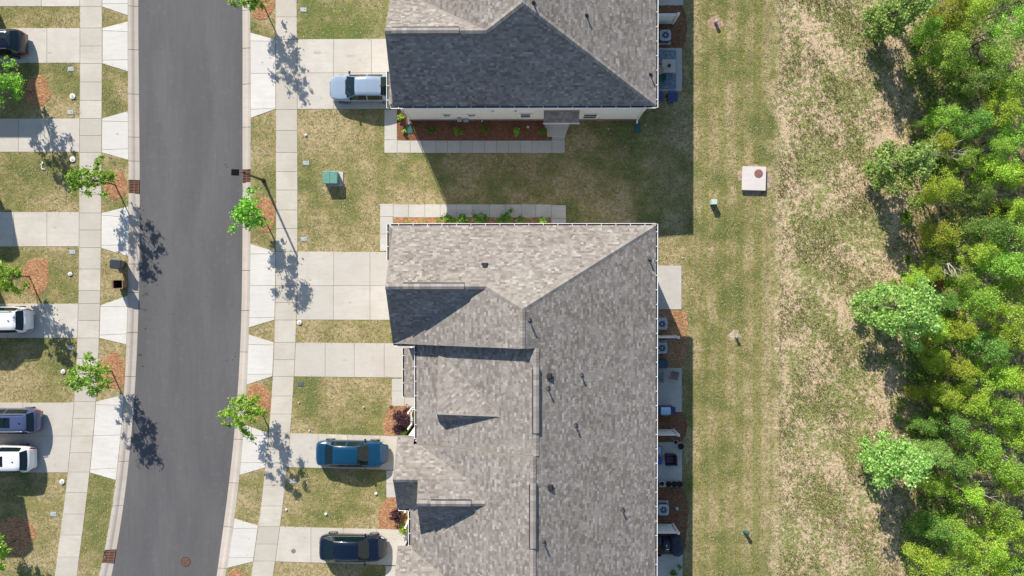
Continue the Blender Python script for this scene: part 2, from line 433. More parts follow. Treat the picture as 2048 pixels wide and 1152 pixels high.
# storm inlets set in the kerb
def inlet(poly_px, label):
    pts = [G(*p) for p in poly_px]; cx = sum(p[0] for p in pts)/4; cy = sum(p[1] for p in pts)/4
    t = thing('storm_drain', label, 'storm drain', (cx, cy, 0), world=True, group='storm drain grates in the kerb')
    mb = MB(); mb.prism(pts, -.16, -.075); mb.obj('pit', M_RUSTD, t)
    fr = MB(); a = [Vector(p) for p in pts]
    def lerp(u, v): return (a[0]*(1-u)+a[1]*u)*(1-v)+(a[3]*(1-u)+a[2]*u)*v
    def quad(u0, v0, u1, v1, z): fr.prism([tuple(lerp(u0,v0)), tuple(lerp(u1,v0)), tuple(lerp(u1,v1)), tuple(lerp(u0,v1))], z-.04, z)
    for u in (0, .47, .94): quad(u, 0, u+.06, 1, -.03)
    for v in (0, .96): quad(0, v, 1, v+.04, -.028)
    fr.obj('frame', M_RUST, t)
    for i in range(7):
        fr = MB()
        v = .09+i*.125; quad(.06, v, .47, v+.055, -.034); quad(.53, v, .94, v+.055, -.034)
        fr.obj('grate_bar', M_RUST, t)
inlet([(258,361),(277.5,361),(277.5,386),(258,386)], 'rusty red storm drain grate in the left kerb beside the upper tree ring')
inlet([(484.5,339.5),(501.5,339.5),(501.5,364),(484.5,364)], 'rusty red storm drain grate in the right kerb below the street lamp head')
inlet([(208,1101),(231,1101),(227,1126),(204,1126)], 'rusty red storm drain grate in the left kerb near the bottom of the road')
def manhole(px, py, r, label, z=0., mat=M_RUST, holes=True, group=None):
    x, y = G(px, py); t = thing('manhole_cover', label, 'manhole cover', (x, y, z), group=group)
    MB().lathe((0,0,0), [(r*1.12,-.02),(r*1.12,.006),(r*.98,.008),(r*.96,-.002)], 28).obj('ring', M_RUSTD, t)
    mb = MB(); mb.lathe((0,0,0), [(r*.94,-.01),(r*.94,.012)], 28); mb.obj('lid', mat, t)
    mb = MB()
    for k in range(12):
        a = k*math.pi/6; mb.cbox((.62*r*math.cos(a), .62*r*math.sin(a), .014), (r*.34, r*.13, .008), a)
    for k in range(6):
        a = k*math.pi/3+.3; mb.cbox((.26*r*math.cos(a), .26*r*math.sin(a), .014), (r*.22, r*.13, .008), a)
    mb.obj('raised_pattern', M_RUSTD, t)
manhole(371, 1124, .30, 'round brown iron manhole cover in the asphalt near the bottom edge', -.04)

mb = MB(); rr = random.Random(4)
def spot(px, py, rx, ry, seed):
    x, y = G(px, py); r_ = random.Random(seed); n = 11; a0 = r_.uniform(0, 3)
    u = (px-ASL(py))/(ASR(py)-ASL(py)); z = -.085+.05*(1-(2*u-1)**2)+.004
    mb.v += [(x+rx*math.cos(2*math.pi*k/n+a0)*r_.uniform(.6,1.2), y+ry*math.sin(2*math.pi*k/n+a0)*r_.uniform(.6,1.2), z) for k in range(n)]
    mb.f.append(tuple(len(mb.v)-n+k for k in range(n))); mb.m.append(0)
for i,(px,py,rx,ry) in enumerate(((291,587,.14,.07),(286,591,.12,.06),(294,590,.10,.05),(289,620,.14,.08),(281,617,.1,.05),(291,658,.08,.08),(298,640,.05,.05),(279,710,.18,.12),(285,733,.14,.07),(289,573,.07,.05),(450,329,.06,.07),(453,334,.05,.05),(298,268,.04,.04),(293,285,.04,.03),(412,592,.03,.05),(465,720,.08,.05),(469,713,.05,.05),(452,721,.05,.04),(433,165,.03,.03),(383,1068,.04,.02),(301,1093,.06,.03),(326,353,.04,.03),(343,46,.03,.03))):
    spot(px, py, rx, ry, i)
for i in range(150): spot(rr.uniform(290,470), rr.uniform(5,1000), rr.uniform(.015,.03), rr.uniform(.015,.03), 100+i)
tag(mb.obj('road_spots', flat('dried_mud_spots', (.060,.045,.040), .9)), 'dark droplets and muddy spots scattered on the asphalt', 'stain', kind='stuff')

# ------------------------------------------------------------------ sidewalks, driveways, aprons
GAP = .0085
SLABS = []
def slab(parent, px_poly, mat, top=.02, name='slab', lift=0.):
    pts = [G(*p) for p in px_poly]; n = len(pts); SLABS.append(list(pts))
    ar = sum(pts[i][0]*pts[(i+1)%n][1]-pts[(i+1)%n][0]*pts[i][1] for i in range(n))
    if ar < 0: pts = pts[::-1]
    pts = inset_poly(pts, GAP)
    cx = sum(p[0] for p in pts)/n; cy = sum(p[1] for p in pts)/n
    mb = MB(); mb.prism(pts, -.08, top, inset=.003)
    return mb.obj(name, mat, parent)
def walk(name, fl, fr, joints, mat=M_SLAB):
    root = tag(empty(name), kind='structure')
    for a, b in zip(joints[:-1], joints[1:]):
        m = (a+b)/2
        slab(root, [(fl(a),a),(fr(a),a),(fr(m),m),(fr(b),b),(fl(b),b),(fl(m),m)], mat)
    return root
walk('sidewalk', SLL, SLR, [-98,-62,-25,13,56,92,127,164,201,237,271,305,347,389,426,460,495,538,581,607,641,676,717,760,803,837,872,905,944,985,1028,1070,1114,1156,1198,1240])
walk('sidewalk', SRL, SRR, [-90,-48,-8,34,79,146,219,261,305,343,380,420,457,503,571,605,640,685,719,753,792,828,866,900,934,970,1012,1053,1088,1122,1160,1200,1240])

def drive(rects, mat=M_DRIVE, name='driveway'):
    root = tag(empty(name), kind='structure')
    for r in rects: slab(root, r, mat)
    return root
def q(x0, y0, x1, y1, y2=None, y3=None):        # y0 top-left, y1 bottom..., optional slanted
    return [(x0,y0),(x1,y0 if y2 is None else y2),(x1,y1 if y3 is None else y3),(x0,y1)]
def lcol(a, b, yt, yb, edge=None):
    return [(a,yt),(b,yt),(b,yb),(a,yb)]
# left-hand driveways (west of the sidewalk)
def left_drive(yt, yb, cuts, mid=None):
    rows = [(yt, yb)] if mid is None else [(yt, mid), (mid, yb)]
    rects = []
    for a, b in rows:
        xs = [-120]+cuts
        for u, v in zip(xs[:-1], xs[1:]): rects.append([(u,a),(v,a),(v,b),(u,b)])
        u = xs[-1]; rects.append([(u,a),(SLL(a),a),(SLL(b),b),(u,b)])
    drive(rects)
left_drive(-54, 13, [-60, 83]); left_drive(56, 126, [-50, 22, 94]); left_drive(237, 304, [-30, 37, 98]); left_drive(424, 493, [-36, 28, 94])
left_drive(607, 676, [-60, 15, 88]); left_drive(805, 945, [-40, 46], mid=872)
def apron_l(yt, yb, yft, yfb, joints):
    """trapezoid between sidewalk and kerb with flares; yft/yfb: where the flares meet the kerb"""
    root = tag(empty('driveway_apron'), kind='structure')
    f0, f1 = SLR, KBL
    js = [(yt, yt)]+joints+[(yb, yb)]
    slab(root, [(f0(yt)+.5,yt),(f1(yft),yft),(f1(joints[0][1]),joints[0][1]),(f0(joints[0][0])+.5,joints[0][0])], M_APRON)
    for (a0, a1), (b0, b1) in zip(joints[:-1], joints[1:]):
        slab(root, [(f0(a0)+.5,a0),(f1(a1),a1),(f1(b1),b1),(f0(b0)+.5,b0)], M_APRON)
    e0, e1 = joints[-1]
    slab(root, [(f0(e0)+.5,e0),(f1(e1),e1),(f1(yfb),yfb),(f0(yb)+.5,yb)], M_APRON)
apron_l(-56, 13.5, -70, 31, [(-52,-52),(7.5,7.5)])
apron_l(56, 127, 43, 143, [(61,63.5),(120.5,119.5)])
apron_l(237, 305, 222, 320, [(242,243.5),(299.5,297.5)])
apron_l(426, 496, 412.5, 513, [(430,435),(490.5,490)])
apron_l(610.5, 676, 591, 689, [(613,613.5),(670,667.5)])
apron_l(803, 945, 789.5, 960, [(809,811),(871,870),(939,936)])
def apron_r(yt, yb, yft, yfb, joints):
    root = tag(empty('driveway_apron'), kind='structure')
    f0, f1 = KBR, SRL
    slab(root, [(f0(yft),yft),(f1(yt)-.5,yt),(f1(joints[0][1])-.5,joints[0][1]),(f0(joints[0][0]),joints[0][0])], M_APRON)
    for (a0, a1), (b0, b1) in zip(joints[:-1], joints[1:]):
        slab(root, [(f0(a0),a0),(f1(a1)-.5,a1),(f1(b1)-.5,b1),(f0(b0),b0)], M_APRON)
    e0, e1 = joints[-1]
    slab(root, [(f0(e0),e0),(f1(e1)-.5,e1),(f1(yb)-.5,yb),(f0(yfb),yfb)], M_APRON)
apron_r(79, 218, 65, 236, [(82,82.5),(147,146.5),(219,216)])
apron_r(503, 639.6, 488, 655, [(508,507.5),(571,571),(635.5,635)])
apron_r(684.7, 752.6, 668.5, 769.5, [(689,690),(749,748)])
apron_r(866.5, 935, 848.5, 950, [(869,872),(925,925)])
apron_r(1051, 1123, 1036.5, 1136, [(1057,1057),(1115,1115)])
def right_drive(tops, bots, cuts, x1, mid=None):
    """tops/bots: y at the sidewalk and y at x1"""
    x0 = SRR((tops[0]+bots[0])/2)
    def Y(pair, x): return pair[0]+(pair[1]-pair[0])*(x-x0)/(x1-x0)
    rows = [(tops, bots)] if mid is None else [(tops, mid), (mid, bots)]
    rects = []
    for a, b in rows:
        xs = [None]+cuts+[x1]
        for u, v in zip(xs[:-1], xs[1:]):
            if u is None: rects.append([(SRR(a[0])+.3,a[0]),(v,Y(a,v)),(v,Y(b,v)),(SRR(b[0])+.3,b[0])])
            else: rects.append([(u,Y(a,u)),(v,Y(a,v)),(v,Y(b,v)),(u,Y(b,u))])
    drive(rects)
right_drive((78.5,77),(218.5,217.5), [667,743], 822, mid=(146,145.5))
right_drive((503,504),(639.5,640), [667,740], 822, mid=(571,571.5))
right_drive((685,686.5),(753,756), [650.5,708.5,768.5], 850)
right_drive((866,873),(934.5,941), [636.5,695.5,760], 830)
right_drive((1052.7,1060),(1122.8,1132), [622,686.5,753.6], 835)
# paths to side doors and porches
def path(rects, mat=M_WALK):
    root = tag(empty('footpath'), kind='structure')
    for a in rects:
        x0, y0, x1, y1 = a; slab(root, [(x0,y0),(x1,y0),(x1,y1),(x0,y1)], mat, top=.024)
xs = [794.5,820.5,845.5,871.5,895.5,920.5,944.5,969,993.5,1017.5,1041.3,1064.2,1103.7]
path([(768.7,219,794,279.5),(768.7,279.5,794.5,306)]+[(a,281,b,306) for a, b in zip(xs[:-1], xs[1:])]+[(1104,247,1130,279),(1103.7,279,1130,306)])
xs = [786.5,817,849.7,880.6,912.5,944.4,979,1010.8,1042.4,1071.6,1102.5]
path([(760,433,786,468),(760,468,786,502.3),(760,407.5,786.5,433)]+[(a,408.5,b,435) for a, b in zip(xs[:-1], xs[1:])]+[(1102.5,410,1132,437),(1102.5,437,1132,466)])
path([(783.6,757.5,809.5,782),(783.6,782,809.5,812),(809.5,757.5,845,782),(809.5,782,845,812)])
path([(772.5,941,800,967),(772.5,967,800,995)])
path([(771,1132,805,1155),(771,1155,805,1190)])
# patios behind the houses
def patio(x0, y0, x1, y1):
    root = tag(empty('patio'), kind='structure')
    slab(root, [(x0,y0),(x1,y0),(x1,y1),(x0,y1)], M_PATIO, top=.05)
patio(1272,531,1363,619); patio(1272,735.5,1363.5,824); patio(1272,884,1364,974); patio(1272,1108,1365,1200)
patio(1272,96,1364,183); patio(1272,-80,1366,11)

# ------------------------------------------------------------------ mulch beds (raised a little, ragged edge)
rng = random.Random(5)
def bed(pts, mat, z=.035, ragged=.07, smooth_closed=False, name='mulch_bed'):
    ps = [Vector(G(*p)) for p in pts]; out = []
    n = len(ps)
    for i in range(n):
        a, b = ps[i], ps[(i+1)%n]; k = max(1, int((b-a).length/.22))
        for j in range(k):
            p = a.lerp(b, j/k); out.append((p.x+rng.uniform(-ragged, ragged), p.y+rng.uniform(-ragged, ragged)))
    c = (sum(p[0] for p in out)/len(out), sum(p[1] for p in out)/len(out))
    mb = MB(); N = len(out)
    rings = [(1., .004), (.93, z*.7), (.6, z), (.25, z*1.1)]
    if n > 12: pass
    for s, zz in rings:
        mb.v += [(c[0]+(p[0]-c[0])*s, c[1]+(p[1]-c[1])*s, zz) for p in out]
    for r in range(len(rings)-1):
        for i in range(N):
            mb.f.append((r*N+i, r*N+(i+1)%N, (r+1)*N+(i+1)%N, (r+1)*N+i)); mb.m.append(0)
    mb.f.append(tuple((len(rings)-1)*N+i for i in range(N))); mb.m.append(0)
    return tag(mb.obj(name, mat), kind='structure')
def flatbed(pts, mat, ragged=.05, z=.012):
    ps = [Vector(G(*p)) for p in pts]; out = []; n = len(ps)
    for i in range(n):
        a, b = ps[i], ps[(i+1)%n]; k = max(1, int((b-a).length/.22))
        for j in range(k):
            p = a.lerp(b, j/k); out.append((p.x+rng.uniform(-ragged, ragged), p.y+rng.uniform(-ragged, ragged)))
    mb = MB(); mb.prism(out, -.02, z); return tag(mb.obj('mulch_bed', mat), kind='structure')
def ring(cx, cy, rx, ry, xmin=-999, xmax=9999):
    pts = []
    for k in range(22):
        a = 2*math.pi*k/22; j = 1+.07*math.sin(3*a+cx)+.04*math.sin(5*a+cy)
        pts.append((min(xmax, max(xmin, cx+rx*j*math.cos(a))), cy+ry*j*math.sin(a)))
    bed(pts, M_STRAW, ragged=.03)
mb = MB()
def patch(px, py, rx, ry, seed):
    x, y = G(px, py); r_ = random.Random(seed); n = 14
    mb.v += [(x+rx*math.cos(2*math.pi*k/n)*r_.uniform(.65,1.15), y+ry*math.sin(2*math.pi*k/n)*r_.uniform(.65,1.15), .0242+seed*.00002) for k in range(n)]
    mb.f.append(tuple(len(mb.v)-n+k for k in range(n))); mb.m.append(0)
for i,(px,py,rx,ry) in enumerate(((635,105,.28,.10),(700,112,.35,.07),(720,120,.10,.08),(642,196,.09,.07),(622,895,.12,.08),(612,905,.05,.05),(610,1075,.10,.06),(789,1078,.18,.05),(690,720,.22,.06),(745,716,.1,.06),(765,727,.04,.04),(235,268,.10,.07),(228,462,.08,.05),(110,455,.16,.06),(120,640,.06,.05),(110,930,.12,.08),(525,125,.10,.05),(498,1078,.05,.04),(495,1110,.05,.03),(620,560,.14,.05),(700,605,.10,.05),(580,222,.04,.04),(100,105,.14,.07),(60,255,.06,.05))):
    patch(px, py, rx, ry, i)
tag(mb.obj('paving_stains', flat('faint_rust_stain', (.43,.36,.285), .9, noise=.12, nscale=8)), 'faint tan stains on the driveways and sidewalks', 'stain', kind='stuff')
ring(75,183,26,31); ring(233,371,24,29,205,255.5); ring(73,552,27,38); ring(226,744,29,37,199.5,250); ring(34,1070,36,40)
ring(524,15,24,25,503,550); ring(526,430,27,35,503,551.5); ring(517,802,28,35,494,544); ring(472,1164,18,26)
flatbed([(794.5,216),(794.5,279),(830,281.5),(860,283),(930,282.5),(1000,281.5),(1060,282.5),(1103,279.5),(1103,250),(1092,243),(1085,236),(1000,228),(815,228)], M_STRAW_SHADE)
flatbed([(786.5,434),(830,433.5),(870,434),(960,436),(1060,437),(1102,438),(1102,470),(786.5,470)], M_STRAW)
flatbed([(786,808),(776,818),(769,838),(767,858),(769,871),(790,873),(835,877),(850,877),(850,806),(833,804),(810,806)], M_STRAW)
flatbed([(776,994),(765,1006),(758,1025),(757,1045),(759,1056),(790,1059),(830,1061),(840,1061),(840,1000),(800,1000),(800,994)], M_STRAW)
flatbed([(804,757.5),(809,758),(809,786),(806,782)], M_STRAW, .02, .03)
flatbed([(1280,619.5),(1362,619.5),(1371,623),(1376,640),(1374,662),(1377,690),(1372,715),(1366,735),(1280,735)], M_STRAW)
flatbed([(1280,824.5),(1364,824.5),(1370,830),(1376,850),(1372,872),(1364,883.5),(1280,883.5)], M_STRAW_SHADE)
flatbed([(1280,974.5),(1364,974.5),(1372,985),(1377,1020),(1374,1060),(1372,1090),(1365,1107.5),(1280,1107.5)], M_STRAW_SHADE)
flatbed([(1280,11.5),(1366,11.5),(1372,30),(1375,60),(1372,85),(1364,95.5),(1280,95.5)], M_STRAW_SHADE)

# ------------------------------------------------------------------ roofs
def shingle_plane(acc, poly, rnd):
    """lay overlapping tabs over a planar polygon; acc = [verts, faces, tints]"""
    ps = [Vector(p) for p in poly]; n = Vector((0,0,0))
    for i in range(len(ps)):
        a, b = ps[i], ps[(i+1)%len(ps)]; n += Vector(((a.y-b.y)*(a.z+b.z), (a.z-b.z)*(a.x+b.x), (a.x-b.x)*(a.y+b.y)))
    n.normalize()
    if n.z < 0: n = -n
    e = Vector((0,0,1)).cross(n).normalized(); up = n.cross(e).normalized()
    if up.z < 0: up = -up
    o = ps[0]; uv = [((p-o).dot(e), (p-o).dot(up)) for p in ps]
    us = [u for u, v in uv]; vsx = [v for u, v in uv]
    def inside(u, v):
        c = False; j = len(uv)-1
        for i in range(len(uv)):
            if (uv[i][1] > v) != (uv[j][1] > v) and u < (uv[j][0]-uv[i][0])*(v-uv[i][1])/(uv[j][1]-uv[i][1])+uv[i][0]: c = not c
            j = i
        return c
    ex = .142; V, Fc, T = acc; v = min(vsx)+.002; row = 0
    while v < max(vsx):
        u = min(us)-rnd.random()*.3
        while u < max(us):
            wd = rnd.choice((.14, .18, .22, .26, .33)); t = rnd.random()
            t = .42+(t-.5)*.70 if t < .84 else .55+rnd.random()*.4
            u1 = u+wd-.012; v1 = v+ex+.012
            if inside(u+.01, v+.01) and inside(u1-.01, v+.01) and inside(u+.01, v1-.03) and inside(u1-.01, v1-.03):
                hb = .018 if rnd.random() < .5 else .011; k = len(V)
                for (a, b, hh) in ((u,v,.001),(u1,v,.001),(u1,v,hb),(u,v,hb),(u1,v1,.004),(u,v1,.004)):
                    V.append(tuple(o+e*a+up*b+n*hh))
                Fc += [(k,k+1,k+2,k+3),(k+3,k+2,k+4,k+5)]; T += [t, t]
            u += wd
        v += ex; row += 1
def tab_mesh(acc, name='shingles'):
    me = bpy.data.meshes.new(name); me.from_pydata(acc[0], [], acc[1]); me.materials.append(M_SHIN)
    a = me.attributes.new('tint', 'FLOAT', 'FACE'); a.data.foreach_set('value', acc[2]); return me
def base_tint(me, v=.42):
    a = me.attributes.new('tint', 'FLOAT', 'FACE'); a.data.foreach_set('value', [v]*len(me.polygons))
def caps(parent, a, b, rnd, wid=.17):
    """ridge / hip cap shingles along a-b"""
    a, b = Vector(a), Vector(b); L = (b-a).length; d = (b-a).normalized(); s = d.cross(Vector((0,0,1))).normalized()
    V, Fc, T = [], [], []; n = int(L/.20); step = L/max(1, n)
    for i in range(n):
        p = a+d*(i*step); r = p+d*(step*1.15); k = len(V); hb = .05; t = .25+.5*rnd.random()
        for (pt, off, hh) in ((p,-wid,-.035),(p,0,hb),(p,wid,-.035),(r,-wid,-.045),(r,0,hb-.015),(r,wid,-.045)):
            V.append(tuple(pt+s*off+Vector((0,0,hh+.01))))
        Fc += [(k,k+1,k+4,k+3),(k+1,k+2,k+5,k+4),(k,k+2,k+1)]; T += [t, t, t]
    return link('ridge_cap', tab_mesh((V, Fc, T), 'ridge_cap'), parent)
def ridge_vent(parent, a, b):
    a, b = Vector(a), Vector(b); d = (b-a).normalized(); s = Vector((-d.y, d.x, 0)); L = (b-a).length
    V, Fc, T = [], [], []; n = int(L/.3)
    for i in range(n):
        p = a+d*(L*i/n); r = a+d*(L*(i+1)/n-.006); k = len(V); t = .35+.5*random.Random(i).random()
        for pt in (p, r):
            for off, hh in ((-.17,-.02),(-.165,.055),(0,.12),(.165,.055),(.17,-.02)): V.append(tuple(pt+s*off+Vector((0,0,hh))))
        Fc += [(k+j,k+j+1,k+6+j,k+5+j) for j in range(4)]+[(k,k+4,k+3,k+2,k+1),(k+5,k+6,k+7,k+8,k+9)]; T += [t]*6
    o = link('ridge_vent', tab_mesh((V, Fc, T), 'ridge_vent'), parent)
    mb = MB()
    for sg in (-1, 1):
        mb.slab3([tuple(a+s*(.155*sg)+Vector((0,0,.03))), tuple(b+s*(.16*sg)+Vector((0,0,.03))), tuple(b+s*(.235*sg)+Vector((0,0,.025))), tuple(a+s*(.235*sg)+Vector((0,0,.025)))], .08)
    mb.obj('vent_slot', M_DARK, o)
def gutter(parent, a, b, out):
    """white gutter along the eave a-b, open side up; out = outward unit vector"""
    a, b = Vector(a), Vector(b); o = Vector((*out, 0)); d = (b-a).normalized(); L = (b-a).length; z = Vector((0,0,1))
    def strip(mb, o0, o1, z0, z1):
        P8 = [a+o*o0+z*z0, b+o*o0+z*z0, b+o*o1+z*z0, a+o*o1+z*z0, a+o*o0+z*z1, b+o*o0+z*z1, b+o*o1+z*z1, a+o*o1+z*z1]
        mb.add([tuple(p) for p in P8], [(3,2,1,0),(4,5,6,7),(0,1,5,4),(1,2,6,5),(2,3,7,6),(3,0,4,7)])
    mb = MB(); strip(mb, .10, .135, -.13, .0); strip(mb, .0, .10, -.13, -.10)
    for e in (a, b-d*.02):
        mb.add([tuple(e+o*q_+z*h_+d*w_) for w_ in (0,.02) for q_, h_ in ((0,-.12),(.12,-.12),(.12,0),(0,0))], [(0,1,2,3),(7,6,5,4),(0,4,5,1),(1,5,6,2),(2,6,7,3),(3,7,4,0)])
    k = 0; s = .5
    while s < L-.2:
        p = a+d*s; q0 = p+o*.0+z*.005; q1 = p+o*.13+z*.008
        mb.add([tuple(q0-d*.018), tuple(q0+d*.018), tuple(q1+d*.018), tuple(q1-d*.018)]+[tuple(v+z*.012) for v in (q0-d*.018, q0+d*.018, q1+d*.018, q1-d*.018)],
               [(3,2,1,0),(4,5,6,7),(0,1,5,4),(1,2,6,5),(2,3,7,6),(3,0,4,7)])
        s += .9
    g = mb.obj('gutter', M_WHITE, parent)
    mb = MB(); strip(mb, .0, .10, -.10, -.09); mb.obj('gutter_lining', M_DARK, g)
def vent_pipe(parent, x, y, z, h=.45, r=.05):
    mb = MB(); mb.lathe((x,y,z), [(.16,-.02),(.15,.02),(.07,.06),(r,.08),(r,h)], 12)
    p = mb.obj('vent_pipe', M_LEAD, parent)
    mb = MB(); mb.lathe((x,y,z+h), [(r+.012,-.06),(r+.014,.0),(r*.5,.004)], 12); mb.obj('pipe_cap', flat('galvanised', (.16,.16,.17), .4, metal=.4), p)
def box_vent(parent, x, y, z, sx, sy):
    mb = MB(); mb.cbox((x,y,z+.10), (.30,.26,.16), 0, taper=.8); mb.add([(x-.2,y-.16,z+.0),(x+.2,y-.16,z+.0),(x+.2,y+.16,z+.04),(x-.2,y+.16,z+.04)], [(0,1,2,3)])
    mb.obj('box_vent', M_LEAD, parent)

ZE, S1, S2 = 5.7, .82, .5
XE, YN, XF = 8.43, 3.39, -7.9
def row_geometry():
    """roof planes of the middle row, in world coordinates"""
    A = 9.845
    pl = {}
    pl['u1'] = [
        [(XF,YN,ZE),(XE,YN,ZE),(.14,-1.665,A),(-1.97,-.378,8.79),(XF,-.378,8.79)],
        [(XF,-.378,8.79),(-1.97,-.378,8.79),(-7.828,-3.95,5.861),(XF,-3.95,5.861)],
        [(.14,-1.665,A),(.14,-3.95,A),(-7.828,-3.95,5.861),(-1.97,-.378,8.79)],
        [(XE,YN,ZE),(XE,-26,ZE),(.75,-26,9.54),(.75,-10.2,9.54),(.93,-10.2,9.45),(.93,-3.95,9.45),(.14,-3.95,A),(.14,-1.665,A)],
        [(-8.17,3.39,5.66),(-8.17,1.2,5.66),(-7.92,1.15,5.80),(-7.92,3.2,5.80)]]
    pl['u2'] = [
        [(.93,-3.954,9.45),(.93,-10.196,9.45),(-6.44,-10.196,5.765),(-6.44,-3.954,5.765)],
        [(-5.0,-8.08,7.55),(-1.12,-8.08,8.43),(-5.0,-4.2,6.49)],
        [(-5.0,-8.08,7.55),(-1.12,-8.08,8.43),(-5.0,-8.72,6.49)]]
    pl['u3'] = [
        [(.75,-10.2,9.54),(.75,-26,9.54),(-6.84,-26,5.745),(-6.84,-10.2,5.745)],
        [(-7.65,-12,7.57),(-3.19,-12,7.57),(-6.15,-10.2,6.094),(-6.6,-10.2,6.094),(-6.6,-9.72,5.70),(-7.65,-9.72,5.70)],
        [(-7.65,-12,7.57),(-3.19,-12,7.57),(-6.84,-14.22,5.75),(-6.84,-14.28,5.70),(-7.65,-14.28,5.70)],
        [(-6.14,-13.28,8.15),(-2.03,-13.28,8.15),(-6.14,-15.79,6.095)],
        [(-6.14,-13.28,8.15),(-2.03,-13.28,8.15),(-3.19,-11.98,7.585),(-6.14,-11.98,7.585)],
        [(-7.65,-18.92,7.57),(-3.19,-18.92,7.57),(-6.84,-16.70,5.75),(-6.84,-16.64,5.70),(-7.65,-16.64,5.70)],
        [(-7.65,-18.92,7.57),(-3.19,-18.92,7.57),(-6.84,-21.14,5.75),(-6.84,-21.2,5.70),(-7.65,-21.2,5.70)]]
    return pl
def my(p, mirror):      # mirror a point / polygon into the upper row
    if not mirror: return p
    if isinstance(p, list): return [my(x, True) for x in p]
    return (p[0], 14.18-p[1], *p[2:])
def wallpoly(mb, pts, th, axis, mi=0):
    """vertical wall panel given by 3-D polygon, thickness th along axis 0/1"""
    n = len(pts); b = []
    for p in pts:
        p = list(p); p[axis] += th; b.append(tuple(p))
    mb.add(list(pts)+b, [tuple(range(n)), tuple(range(2*n-1,n-1,-1))]+[(i,(i+1)%n,(i+1)%n+n,i+n) for i in range(n)], mi)
def build_row(mirror, label, seed, units, yend):
    rnd = random.Random(seed)
    cy = my((0, -6.), mirror)[1]
    t = thing('townhouse_row', label, 'building', (0, cy, 0), world=True)
    pl = row_geometry(); mb = MB(); acc = [[], [], []]
    sg = -1 if mirror else 1
    for u in units:
        for i, p in enumerate(pl[u]):
            p = [tuple(x) for x in p]
            if u == 'u3' and mirror and i > 0: continue
            pm = my(p, mirror); mb.slab3(pm, .14 if len(p) > 3 else .05); shingle_plane(acc, pm, rnd)
    me = mb.mesh('roof', M_SHIN); base_tint(me); roof = link('roof', me, t)
    tag(link('shingles', tab_mesh(acc), roof), kind='stuff')
    m = lambda *p: my(tuple(p), mirror)
    # ridges and hips
    for a, b in (((XF,-.378,8.79),(-1.97,-.378,8.79)), ((-1.97,-.378,8.79),(.14,-1.665,9.845)), ((XE-.02,YN-.02,ZE+.01),(.14,-1.665,9.845)),
                 ((.14,-3.93,9.845),(.14,-1.665,9.845)), ((.93,-10.18,9.45),(.93,-3.97,9.45))):
        caps(roof, m(*a), m(*b), rnd)
    if not mirror:
        for a, b in (((.75,-26,9.54),(.75,-10.22,9.54)), ((-7.65,-12,7.57),(-3.25,-12,7.57)), ((-6.14,-13.28,8.15),(-2.1,-13.28,8.15)), ((-7.65,-18.92,7.57),(-3.25,-18.92,7.57))):
            caps(roof, a, b, rnd)
    # walls
    X0, X1, Y0 = -7.55, 8.0, 3.16
    wl_ = MB()
    yS = -3.9
    wallpoly(wl_, [m(X0,Y0,.62),m(X1,Y0,.62),m(X1,Y0,5.6),m(X0,Y0,5.6)], -.15*sg, 1)                      # side wall
    wallpoly(wl_, [m(X1,Y0,.0),m(X1,yend,.0),m(X1,yend,5.72),m(X1,Y0,5.72)], -.15, 0)                  # rear wall
    wallpoly(wl_, [m(X0,Y0,.0),m(X0,yS,.0),m(X0,yS,5.8),m(X0,-.378,8.5),m(X0,Y0,5.6)], .15, 0)         # garage front with gable
    wallpoly(wl_, [m(X0,yS,.0),m(X1,yS,.0),m(X1,yS,5.72),m(.14,yS,9.7),m(X0,yS,5.72)], .15*sg, 1)        # party wall
    wallpoly(wl_, [m(-6.1,yS,.0),m(-6.1,-10.2,.0),m(-6.1,-10.2,5.74),m(-6.1,yS,5.74)], .15, 0)
    if not mirror:
        wallpoly(wl_, [(-7.3,-9.95,0),(-7.3,-14.05,0),(-7.3,-14.05,5.72),(-7.3,-12,7.40),(-7.3,-9.95,5.72)], .15, 0)
        wallpoly(wl_, [(-7.3,-9.95,0),(-6.1,-9.95,0),(-6.1,-9.95,5.7),(-7.3,-9.95,5.7)], -.12, 1)
        wallpoly(wl_, [(-7.3,-14.05,0),(-6.5,-14.05,0),(-6.5,-14.05,5.7),(-7.3,-14.05,5.7)], .12, 1)
        wallpoly(wl_, [(-6.5,-14.05,0),(-6.5,-16.9,0),(-6.5,-16.9,5.7),(-6.5,-14.05,5.7)], .15, 0)
        wallpoly(wl_, [(-7.3,-16.9,0),(-7.3,-21,0),(-7.3,-21,5.72),(-7.3,-18.92,7.40),(-7.3,-16.9,5.72)], .15, 0)
        wallpoly(wl_, [(-7.3,-16.9,0),(-6.5,-16.9,0),(-6.5,-16.9,5.7),(-7.3,-16.9,5.7)], -.12, 1)
        wallpoly(wl_, [(-6.05,-13.28,8.03),(-6.05,-15.62,6.1),(-6.05,-10.95,6.1)], .1, 0)
        wallpoly(wl_, [(-4.95,-8.08,7.48),(-4.95,-8.66,6.42),(-4.95,-4.5,6.42)], .08, 0)
        wallpoly(wl_, [(-6.5,-21,0),(-6.5,-25.8,0),(-6.5,-25.8,5.74),(-6.5,-21,5.74)], .15, 0)
    else:
        wallpoly(wl_, [m(-6.1,-10.2,.0),m(-6.1,yend,.0),m(-6.1,yend,5.74),m(-6.1,-10.2,5.74)], .15, 0)
        wallpoly(wl_, [m(-4.95,-8.08,7.26),m(-4.95,-8.56,6.45),m(-4.95,-5.5,6.45)], .08, 0)
    wallpoly(wl_, [m(-6.5,yend,0),m(X1,yend,0),m(X1,yend,5.72),m(.75,yend,9.4),m(-6.5,yend,5.72)], .15*sg, 1)
    wl_.obj('wall', M_SIDING, t)
    # clapboard shadow lines on the side wall: one thin board per course, joined
    sb = MB()
